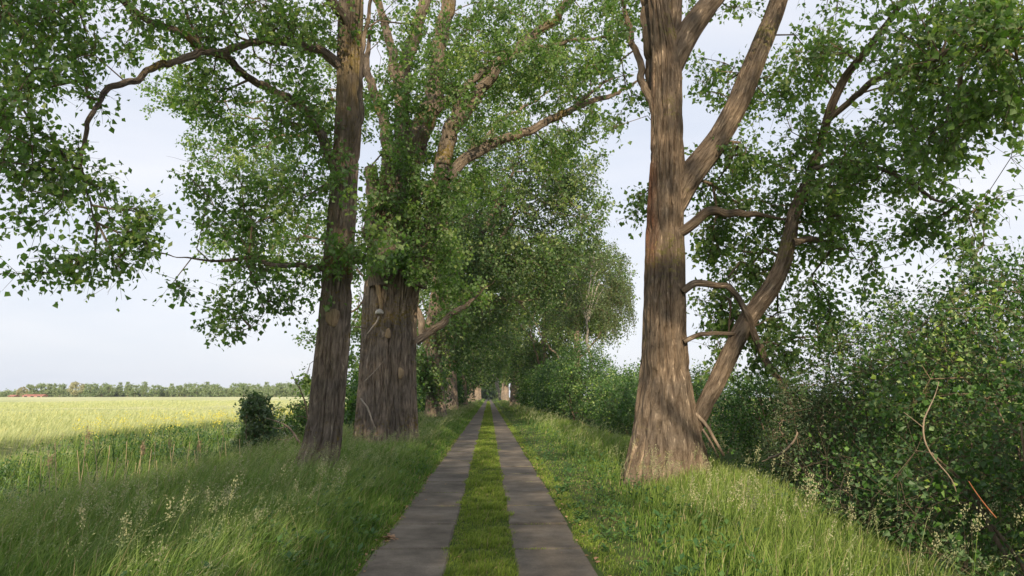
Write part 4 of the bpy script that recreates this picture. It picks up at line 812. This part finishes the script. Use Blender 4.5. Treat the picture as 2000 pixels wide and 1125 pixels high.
for k, (x, y, z, rx, ry, rz, lab, m, s) in enumerate(hb):
    bush('hedge_bush', (x, y, z), (rx, ry, rz), lab, 90 + k, 210, m, s, stems=5, tl=.3 + y * .006, spread=.06 + y * .002, group='bushes of the right-hand hedge', step=.6, gap=(.5, .2))
for k, (x, y, z, rx, ry, rz, lab) in enumerate([(-4.6, 30, 1.3, 1.0, 2.2, 1.6, 'dark undergrowth bush between the nearest and the huge left poplars'),
                                                (-4.9, 37, 1.8, 1.3, 2.5, 2.2, 'undergrowth bush behind the huge left poplar'),
                                                (-4.5, 52, 2.0, 1.5, 5, 2.4, 'undergrowth bush beyond the third left poplar'),
                                                (-4.6, 72, 2.2, 1.8, 7, 2.6, 'undergrowth bush between the stout far left trunks'),
                                                (-4.8, 98, 2.4, 1.8, 12, 2.8, 'undergrowth bush far along the left row'),
                                                (-6.6, 150, 2.4, 1.8, 18, 2.8, 'undergrowth bush near the far end of the left row'),
                                                (7.0, 135, 2.4, 2.0, 18, 2.8, 'undergrowth bush far along the right row')]):
    bush('undergrowth_bush', (x, y, z), (rx, ry, rz), lab, 110 + k, 230, M_bush, .08 + y * .0018, stems=5, tl=.3 + y * .007, spread=.06 + y * .002, group='undergrowth along the avenue', step=.6, gap=(.5, .2))
bush('pale_bush', (0.2, 300, 3.2), (7, 4, 3.6), 'bright sunlit bush closing the view at the end of the tracks', 131, 200, M_bush_pale, .9, stems=4, tl=1.4, spread=.5, step=1.5, gap=(.2, .1))
# elder bush at the field edge, with the fallen branches in front
T = bush('elder_bush', (-6.55, 21.2, 1.05), (.42, .45, .5), 'leafy elder bush beside the field just left of the nearest poplar', 141, 60, M_bush_pale, .10, stems=6, tl=.26, spread=.05, gap=(2, .25), extra=[((-6.1, 21.2, .25), (.7, .5, .4), 40), ((-6.9, 21.3, .2), (.4, .4, .4), 16)])
rs = RS(5); V_ = []; F_ = []
c_ = np.array([P(px, py, 21) for px, py in [(520, 800), (540, 797), (505, 812), (553, 815), (565, 833), (552, 850), (530, 806), (545, 822)]])
cc = np.repeat(c_, 24, 0) + rs.normal(0, .045, (192, 3)); v, f = leaf_quads(rs, cc, rs.normal(0, 1, cc.shape), np.full(192, .03)); mk('blossom', v, [f], M_white, T.e)
bush('hawthorn_bush', (-5.6, 22.6, .6), (1.1, 1.0, .75), 'low dark bush between the elder and the nearest poplar', 142, 150, M_bush, .065, stems=5)
def branch_thing(name, label, mat, strands, cat='branch', group=None):
    b0 = strands[0][0][0]; e = empty(name, b0, label, cat, group)
    for pts, rad in strands:
        V, Fs, bk, st, q, r = tube(pts, rad, .05, 8, 0, lump=.08, seed=int(abs(pts[0][0]) * 50)); mk('stick', V, Fs, mat, e, smooth=True, vattr={'bark': bk})
    return e
branch_thing('fallen_branch', 'bare pale fallen branch lying in the grass before the elder bush', M_dead,
    [(PL(19.5, (590, 870), (575, 850), (560, 832), (540, 822), (520, 815)), [.03, .028, .022, .015, .006]), (PL(19.5, (560, 832), (545, 838), (528, 832)), [.015, .01, .005]), (PL(19.5, (575, 850), (565, 860), (540, 858)), [.015, .01, .005])])
branch_thing('dead_sapling', 'bare leafless sapling standing between the elder and nearest poplar', M_twig,
    [(PL(20, (606, 830), (600, 800), (588, 765), (575, 745), (570, 725)), [.03, .025, .016, .01, .005]), (PL(20, (600, 800), (585, 792), (565, 790)), [.014, .009, .004]), (PL(20, (588, 765), (582, 745), (583, 735)), [.01, .007, .004]), (PL(20, (606, 820), (590, 812), (570, 815)), [.012, .009, .004])])
branch_thing('bent_branch', 'long bent brown branch reaching out of the dark thicket', M_dead,
    [(PL(5.6, (1805, 818), (1800, 850), (1812, 880), (1840, 915), (1865, 935), (1868, 960)), [.006, .0065, .006, .005, .0045, .003]), (PL(5.6, (1805, 818), (1815, 795), (1830, 770), (1834, 745)), [.006, .005, .003, .002]), (PL(5.6, (1803, 835), (1780, 815), (1765, 805)), [.004, .003, .002])])
branch_thing('red_stem', 'single orange-red bare stem in front of the dark thicket', M_red, [(PL(5.2, (1892, 940), (1905, 965), (1925, 990), (1945, 1012)), [.003, .004, .005, .005])])
branch_thing('low_branch', 'bare brown low branch lying along the foot of the pale willow bush', M_dead,
    [(PL(11.5, (1500, 895), (1530, 882), (1548, 862), (1555, 842)), [.02, .022, .018, .012]), (PL(11.5, (1530, 882), (1510, 893), (1488, 902)), [.012, .01, .005]), (PL(11.3, (1528, 900), (1548, 912), (1565, 927)), [.009, .008, .004])])

# ================================================================== herbs, rape flowers, reeds
rs = RS(33)
p = scatter(rs, -9.3, -6.3, 7, 120, 420, 16, 1.5); n = len(p); hh = (0.30 + .45 * hnoise(p, .7, 6)) * rs.uniform(.2, 1.1, n)
c = np.stack([p[:, 0], p[:, 1], gz(p[:, 0], p[:, 1]) + hh], -1)
s = .055 * np.maximum(1, p[:, 1] / 14) ** .8 * rs.uniform(.6, 1.4, n)
v, f = leaf_quads(rs, c, rs.normal(0, .8, c.shape) + [0, 0, .5], s, wide=.3)
tag(mk('nettles', v, [f], M_herb, fattr={'rnd': np.clip(.5 * rs.rand(n) + .6 * hnoise(p, .9, 7), 0, 1)}), 'dark green nettles and herbs filling the ditch beside the barley', 'weeds', kind='stuff')
p = scatter(rs, -9.3, -6.0, 7, 120, 260, 14, 1.6); n = len(p)
grass('ditch_grass', *blades(rs, p, rs.uniform(.45, 1.0, n) * (0.6 + .5 * hnoise(p, .8, 3)), .008 * np.maximum(1, p[:, 1] / 12) ** .8, np.full(n, .35)), M_verge_l, 'rank green grass standing in the left ditch')
# rape / mustard flowers
p = scatter(rs, -9.1, -8.4, 12, 60, 20, 24, 1.3); p = p[hnoise(p, .35, 17) > .45]; n = len(p); zt = gz(p[:, 0], p[:, 1]) + rs.uniform(.85, 1.15, n)
cc = np.repeat(np.stack([p[:, 0], p[:, 1], zt], -1), 9, 0) + rs.normal(0, .04, (n * 9, 3)) * [1, 1, 1.1]
v, f = leaf_quads(rs, cc, rs.normal(0, 1, cc.shape), .022 * np.repeat(np.maximum(1, p[:, 1] / 18), 9) ** .8, wide=.6)
e = empty('rape_flower', (-8.5, 20, 0), 'yellow rape flowers strung along the edge of the barley', 'flowers'); e['kind'] = 'stuff'
o = mk('petals', v, [f], M_yellow, e); o['kind'] = 'stuff'
V, F4, F3, T_, rn = blades(rs, p, zt - gz(p[:, 0], p[:, 1]), np.full(n, .012), np.full(n, .08))
o = mk('flower_stalk', V, [F4, F3], M_verge_r, e, fattr={'rnd': rn}, pattr={'t': T_}); o['kind'] = 'stuff'
# dry reeds
reeds = [(150, 850, 985, 12.2), (160, 880, 1000, 12.0), (188, 860, 1000, 11.6), (215, 895, 985, 12), (232, 900, 970, 13), (258, 880, 950, 13.8), (265, 905, 945, 13.9), (292, 878, 950, 13.8), (312, 862, 930, 14.6), (325, 868, 935, 14.6), (340, 865, 930, 14.8), (358, 862, 925, 15), (372, 900, 945, 14), (386, 880, 945, 14.2), (398, 845, 940, 14.4), (395, 870, 940, 14.1),
         (436, 850, 920, 15.5), (450, 862, 920, 15.5), (470, 858, 925, 15.4), (120, 865, 1010, 11.2), (95, 900, 1000, 11.4), (75, 890, 1000, 11.3), (52, 930, 985, 11.6), (200, 870, 980, 12.4), (245, 862, 960, 13.4), (280, 870, 955, 13.7), (420, 848, 915, 16), (178, 905, 1000, 11.9), (305, 900, 945, 14), (494, 865, 905, 17)]
protoP = {}
for k, (px, ty, by_, D) in enumerate(reeds):
    rr = RS(200 + k); b = P(px, by_, D); zt = P(px + rr.uniform(-14, 20), ty, D)
    b[2] = float(gz(b[0], b[1])) - .02; L = np.linalg.norm(zt - b)
    e = empty('reed', b, 'dry straw-coloured reed standing in the ditch grass beside the barley field', 'reed', 'dry reeds in the left ditch')
    V, Fs, bk, st, q, r = tube([b, b * .5 + zt * .5 + [rr.normal(0, .03), 0, 0], zt], [.009, .008, .005], .12, 6, 0, lump=0)
    o = mk('stalk', V, Fs, M_reed, e, smooth=True, pattr={'t': (V[:, 2] - b[2]) / max(.1, zt[2] - b[2])}, fattr={'rnd': np.full(sum(len(f_) for f_ in Fs), rr.uniform(0, .9))})
    if k % 5 == 0:
        m = 70; cc = zt + rr.normal(0, 1, (m, 3)) * [.02, .02, .06] + [.02, 0, -.02]
        v, f = leaf_quads(rr, cc, rr.normal(0, .3, (m, 3)) + [.5, 0, .7], np.full(m, .05), wide=.12)
        mk('plume', v, [f], M_plume, e, pattr={'t': np.full(len(v), .5)}, fattr={'rnd': rr.uniform(0, .9, m)})
    if k % 3 == 0:
        pp = np.repeat(b[None, :2], 5, 0); V, F4, F3, T_, rn = blades(rr, pp, rr.uniform(.3, .5, 5), np.full(5, .02), np.full(5, 1.0), z0=rr.uniform(b[2] + .3, b[2] + .9, 5))
        mk('leaf', V, [F4, F3], M_reedleaf, e, pattr={'t': T_}, fattr={'rnd': rn})
# flowering grass stalks
def seedheads(label, xr, yr, n, seed, cluster):
    rs = RS(seed); 
    p = np.stack([rs.uniform(*xr, n), rs.uniform(*yr, n)], -1) if cluster is None else np.concatenate([np.array(c)[None] + rs.normal(0, s_, (m, 2)) for c, s_, m in cluster] + [np.stack([rs.uniform(*xr, n), rs.uniform(*yr, n)], -1)])
    p = p[(p[:, 1] > 3.6)]; n = len(p); h = rs.uniform(.62, .95, n)
    V1, F4, F3, T_, rn = blades(rs, p, h, np.full(n, .0035), np.full(n, .22), wind=(.5, 0))
    tipc = V1.reshape(n, 7, 3)[:, 6]; lowc = V1.reshape(n, 7, 3)[:, 4]
    k = 46; t = rs.uniform(-.25, 1.08, (n, k)); loose = rs.uniform(.006, .02, (n, 1)) * np.where(rs.rand(n, k) < .5, 1, 1.8)
    lob = np.floor(t * 5) / 5
    c = tipc[:, None] + (lowc - tipc)[:, None] * (np.where(rs.rand(n, k) < .6, lob, t) * .75)[..., None] + rs.normal(0, 1, (n, k, 3)) * loose[..., None]
    c = c.reshape(-1, 3); v, f = leaf_quads(rs, c, rs.normal(0, .6, c.shape) + [0, 0, .8], rs.uniform(.012, .022, len(c)), wide=.3)
    e = empty('seed_grass', (float(p[:, 0].mean()), float(p[:, 1].mean()), 0), label, 'grass'); e['kind'] = 'stuff'
    o = mk('stem', V1, [F4, F3], M_verge_r, e, pattr={'t': T_}, fattr={'rnd': rn}); o['kind'] = 'stuff'
    o = mk('seed_head', v, [f], M_head, e, pattr={'t': np.full(len(v), .6)}, fattr={'rnd': rs.uniform(0, .93, len(f))}); o['kind'] = 'stuff'
seedheads('pale flowering cocksfoot grass heads in the right verge', (1.7, 4.6), (5, 13), 45, 3, [((2.5, 7.4), .3, 9), ((2.2, 6.3), .3, 5), ((3.0, 7.0), .3, 6)])
seedheads('thin flowering grass heads scattered through the left verge', (-5.6, -1.7), (4.2, 14), 90, 4, [((-2.6, 7.4), .25, 6), ((-3.3, 6.8), .25, 8), ((-1.9, 7.9), .15, 6)])

# ================================================================== far tree line, sheds
def line_tree(seed, H, rad, mat, n=700, trunk=.25, shape='round'):
    t = Tree('field_tree', (0, 0, 0), 'x', seed=seed, bark=M_bark_dim, leaf=mat); rs = RS(seed); c0 = H * .2
    t.limb('trunk', [np.array([0, 0, 0.]), np.array([rs.normal(0, .2), 0, H * .4]), np.array([rs.normal(0, .4), 0, H * .85])], [trunk, trunk * .8, trunk * .2], step=.8, around=8, furrow=0)
    if shape == 'round': t.wblob((0, 0, H * .6), (rad * 1.25, rad * 1.25, H * .4), n // 11, 4)
    elif shape == 'umbrella':
        t.wblob((0, 0, H * .8), (rad * 1.1, rad, H * .16), n // 20, 3); t.wblob((rad * .2, 0, H * .45), (rad * .6, rad * .5, H * .2), n // 30, 3)
    else: t.wblob((0, 0, H * .56), (rad * .6, rad * .6, H * .46), n // 16, 3)
    t.grow(step=1.6, r0=.03, rmax=.15, gap=(.5, .2)); t.foliage(twigs=5, per=7, size=.75, tl=1.2, spread=.4, rmin=.02); t.finish(); return t.e
def copy_tree(e, loc, rz, s, label, group, name=None):
    c = e.copy(); scene.collection.objects.link(c); c.location = loc; c.rotation_euler = (0, 0, rz); c.scale = (s * 1.1, s * 1.1, s); c['label'] = label; c['group'] = group
    if name: c.name = name
    for ch in e.children:
        d = ch.copy(); scene.collection.objects.link(d); d.parent = c
    return c
kinds = {'round': line_tree(301, 13, 4.6, M_line), 'round2': line_tree(302, 12, 4.0, M_line), 'tall': line_tree(303, 15, 4.0, M_line, shape='tall'),
         'umb': line_tree(304, 13, 6.5, M_line, shape='umbrella'), 'yel': line_tree(305, 13, 4.8, M_line_y)}
labs = {'round': 'round-crowned green tree in the line beyond the barley field', 'round2': 'small round green tree in the line beyond the barley field', 'tall': 'taller upright tree in the line beyond the barley field',
        'umb': 'dark flat-topped tree towards the left end of the field tree line', 'yel': 'yellowish tree standing out in the far tree line on the left'}
line = [(5, 20, 'round2', 13), (30, 8, 'round2', 12), (42, 24, 'yel', 21), (64, 30, 'umb', 27), (90, 31, 'umb', 29), (115, 30, 'round', 28), (147, 31, 'yel', 30), (175, 30, 'round', 29), (198, 30, 'round', 29), (212, 24, 'round2', 26), (232, 32, 'tall', 30), (248, 30, 'tall', 31),
        (262, 28, 'round', 27), (280, 30, 'tall', 31), (300, 28, 'round', 26), (318, 20, 'round2', 22), (334, 28, 'tall', 28), (350, 24, 'round2', 25), (362, 27, 'round', 29), (383, 29, 'round', 29), (402, 31, 'tall', 31), (416, 24, 'round2', 27), (426, 26, 'round', 27), (445, 18, 'round2', 20), (461, 30, 'round', 30),
        (476, 29, 'round2', 29), (490, 22, 'round2', 24), (503, 29, 'round', 28), (520, 31, 'tall', 31), (536, 29, 'round', 29), (556, 31, 'round', 31), (572, 28, 'round2', 28), (590, 28, 'round', 28), (610, 28, 'round2', 29), (640, 28, 'round', 28), (690, 28, 'round2', 28)]
used = set(); g = 'trees in the line beyond the barley field'
rl = RS(9); hk = {'round': 13, 'round2': 12, 'tall': 15.2, 'umb': 12.6, 'yel': 13}
ORD = 'first second third fourth fifth sixth seventh eighth ninth tenth eleventh twelfth thirteenth fourteenth fifteenth sixteenth seventeenth eighteenth nineteenth twentieth twenty-first twenty-second twenty-third twenty-fourth twenty-fifth twenty-sixth twenty-seventh twenty-eighth twenty-ninth thirtieth thirty-first thirty-second thirty-third thirty-fourth thirty-fifth thirty-sixth'.split()
for k, (px, _, kd, hp) in enumerate(line):
    labs[kd] = {'round': 'round-crowned green', 'round2': 'small round green', 'tall': 'taller upright', 'umb': 'dark flat-topped', 'yel': 'pale yellowish'}[kd] + ' tree, ' + ORD[k] + ' from the left in the line beyond the barley'
    D = 470 + rl.uniform(-12, 15) - px * .03; b = P(px, 784, D); sc = hp * D / F_PX / hk[kd]
    src = kinds[kd]
    if kd not in used:
        used.add(kd); src.location = (b[0], b[1], 0); src.scale = (sc,) * 3; src['label'] = labs[kd]; src['group'] = g
    else: copy_tree(src, (b[0], b[1], 0), rl.uniform(0, 6.28), sc, labs[kd], g)
# low hedge behind the tree line
hs = Tree('field_bush', (0, 0, 0), 'low green bush in the hedge under the far tree line', 'bush', 'bushes under the far tree line', 310, M_twig, leaf=M_line)
hs.limb('stem', [np.array([0, 0, 0.]), np.array([0, 0, 2.])], [.1, .05], step=.5, around=6, furrow=0); hs.wblob((0, 0, 2.0), (7, 2.5, 2.1), 60, 3); hs.grow(step=1.5, r0=.02); hs.foliage(twigs=5, per=7, size=.7, tl=1.2, spread=.4); hs.finish()
for k, px in enumerate(range(5, 700, 24)):
    b = P(px, 784, 485 + rl.uniform(-5, 5))
    if k == 0: hs.e.location = (b[0], b[1], 0)
    else: copy_tree(hs.e, (b[0], b[1], 0), 0.35, rl.uniform(.8, 1.6), 'low green bush in the hedge under the far tree line', 'bushes under the far tree line')
def shed(px, w, h, label):
    D = 455; b = P(px, 784, D); e = empty('shed', (b[0], b[1], 0), label, 'shed'); x, y = b[0], b[1]; d = 6
    V = np.array([(x - w / 2, y, 0), (x + w / 2, y, 0), (x + w / 2, y + d, 0), (x - w / 2, y + d, 0), (x - w / 2, y, h * .6), (x + w / 2, y, h * .6), (x + w / 2, y + d, h * .6), (x - w / 2, y + d, h * .6)])
    mk('wall', V, [np.array([(0, 1, 5, 4), (1, 2, 6, 5), (2, 3, 7, 6), (3, 0, 4, 7)])], M_barn_wall, e)
    o_ = .5; z0, z1 = h * .6 - .1, h
    V = np.array([(x - w / 2 - o_, y - o_, z0), (x + w / 2 + o_, y - o_, z0), (x + w / 2 + o_, y + d / 2, z1), (x - w / 2 - o_, y + d / 2, z1), (x + w / 2 + o_, y + d + o_, z0), (x - w / 2 - o_, y + d + o_, z0)])
    mk('roof', V, [np.array([(0, 1, 2, 3), (3, 2, 4, 5), (0, 5, 4, 1)]), np.array([(0, 3, 5), (1, 4, 2)])], M_barn_roof, e)
    for q in range(3):
        a = x - w / 2 + w * (q + .5) / 3; V = np.array([(a - w * .08, y - .05, .1), (a + w * .08, y - .05, .1), (a + w * .08, y - .05, h * .5), (a - w * .08, y - .05, h * .5)])
        mk('door', V, [np.array([(0, 1, 2, 3)])], M_dark, e)
shed(20, 3.0, 2.0, 'small red-roofed shed at the far left end of the barley field')
shed(62, 11.5, 2.3, 'long low red-roofed shed under the far left trees')

# ------------------------------------------------------------------ haze
hx0, hx1, hy0, hy1, hz0, hz1 = -1000., 1000., -60., 620., -2.0, 40.0
V = np.array([(x, y, z) for z in (hz0, hz1) for y in (hy0, hy1) for x in (hx0, hx1)])
m = bpy.data.materials.new('haze'); m.use_nodes = True; t = m.node_tree; t.nodes.clear(); out = t.nodes.new('ShaderNodeOutputMaterial')
pv = t.nodes.new('ShaderNodeVolumePrincipled'); pv.inputs['Density'].default_value = 0.00016; pv.inputs['Color'].default_value = (0.9, 0.94, 1.0, 1); pv.inputs['Anisotropy'].default_value = 0.2
t.links.new(pv.outputs[0], out.inputs['Volume'])
o = mk('haze', V, [np.array([(0, 2, 3, 1), (4, 5, 7, 6), (0, 1, 5, 4), (2, 6, 7, 3), (0, 4, 6, 2), (1, 3, 7, 5)])], m); tag(o, 'thin pale summer haze over the field', 'haze', kind='stuff')
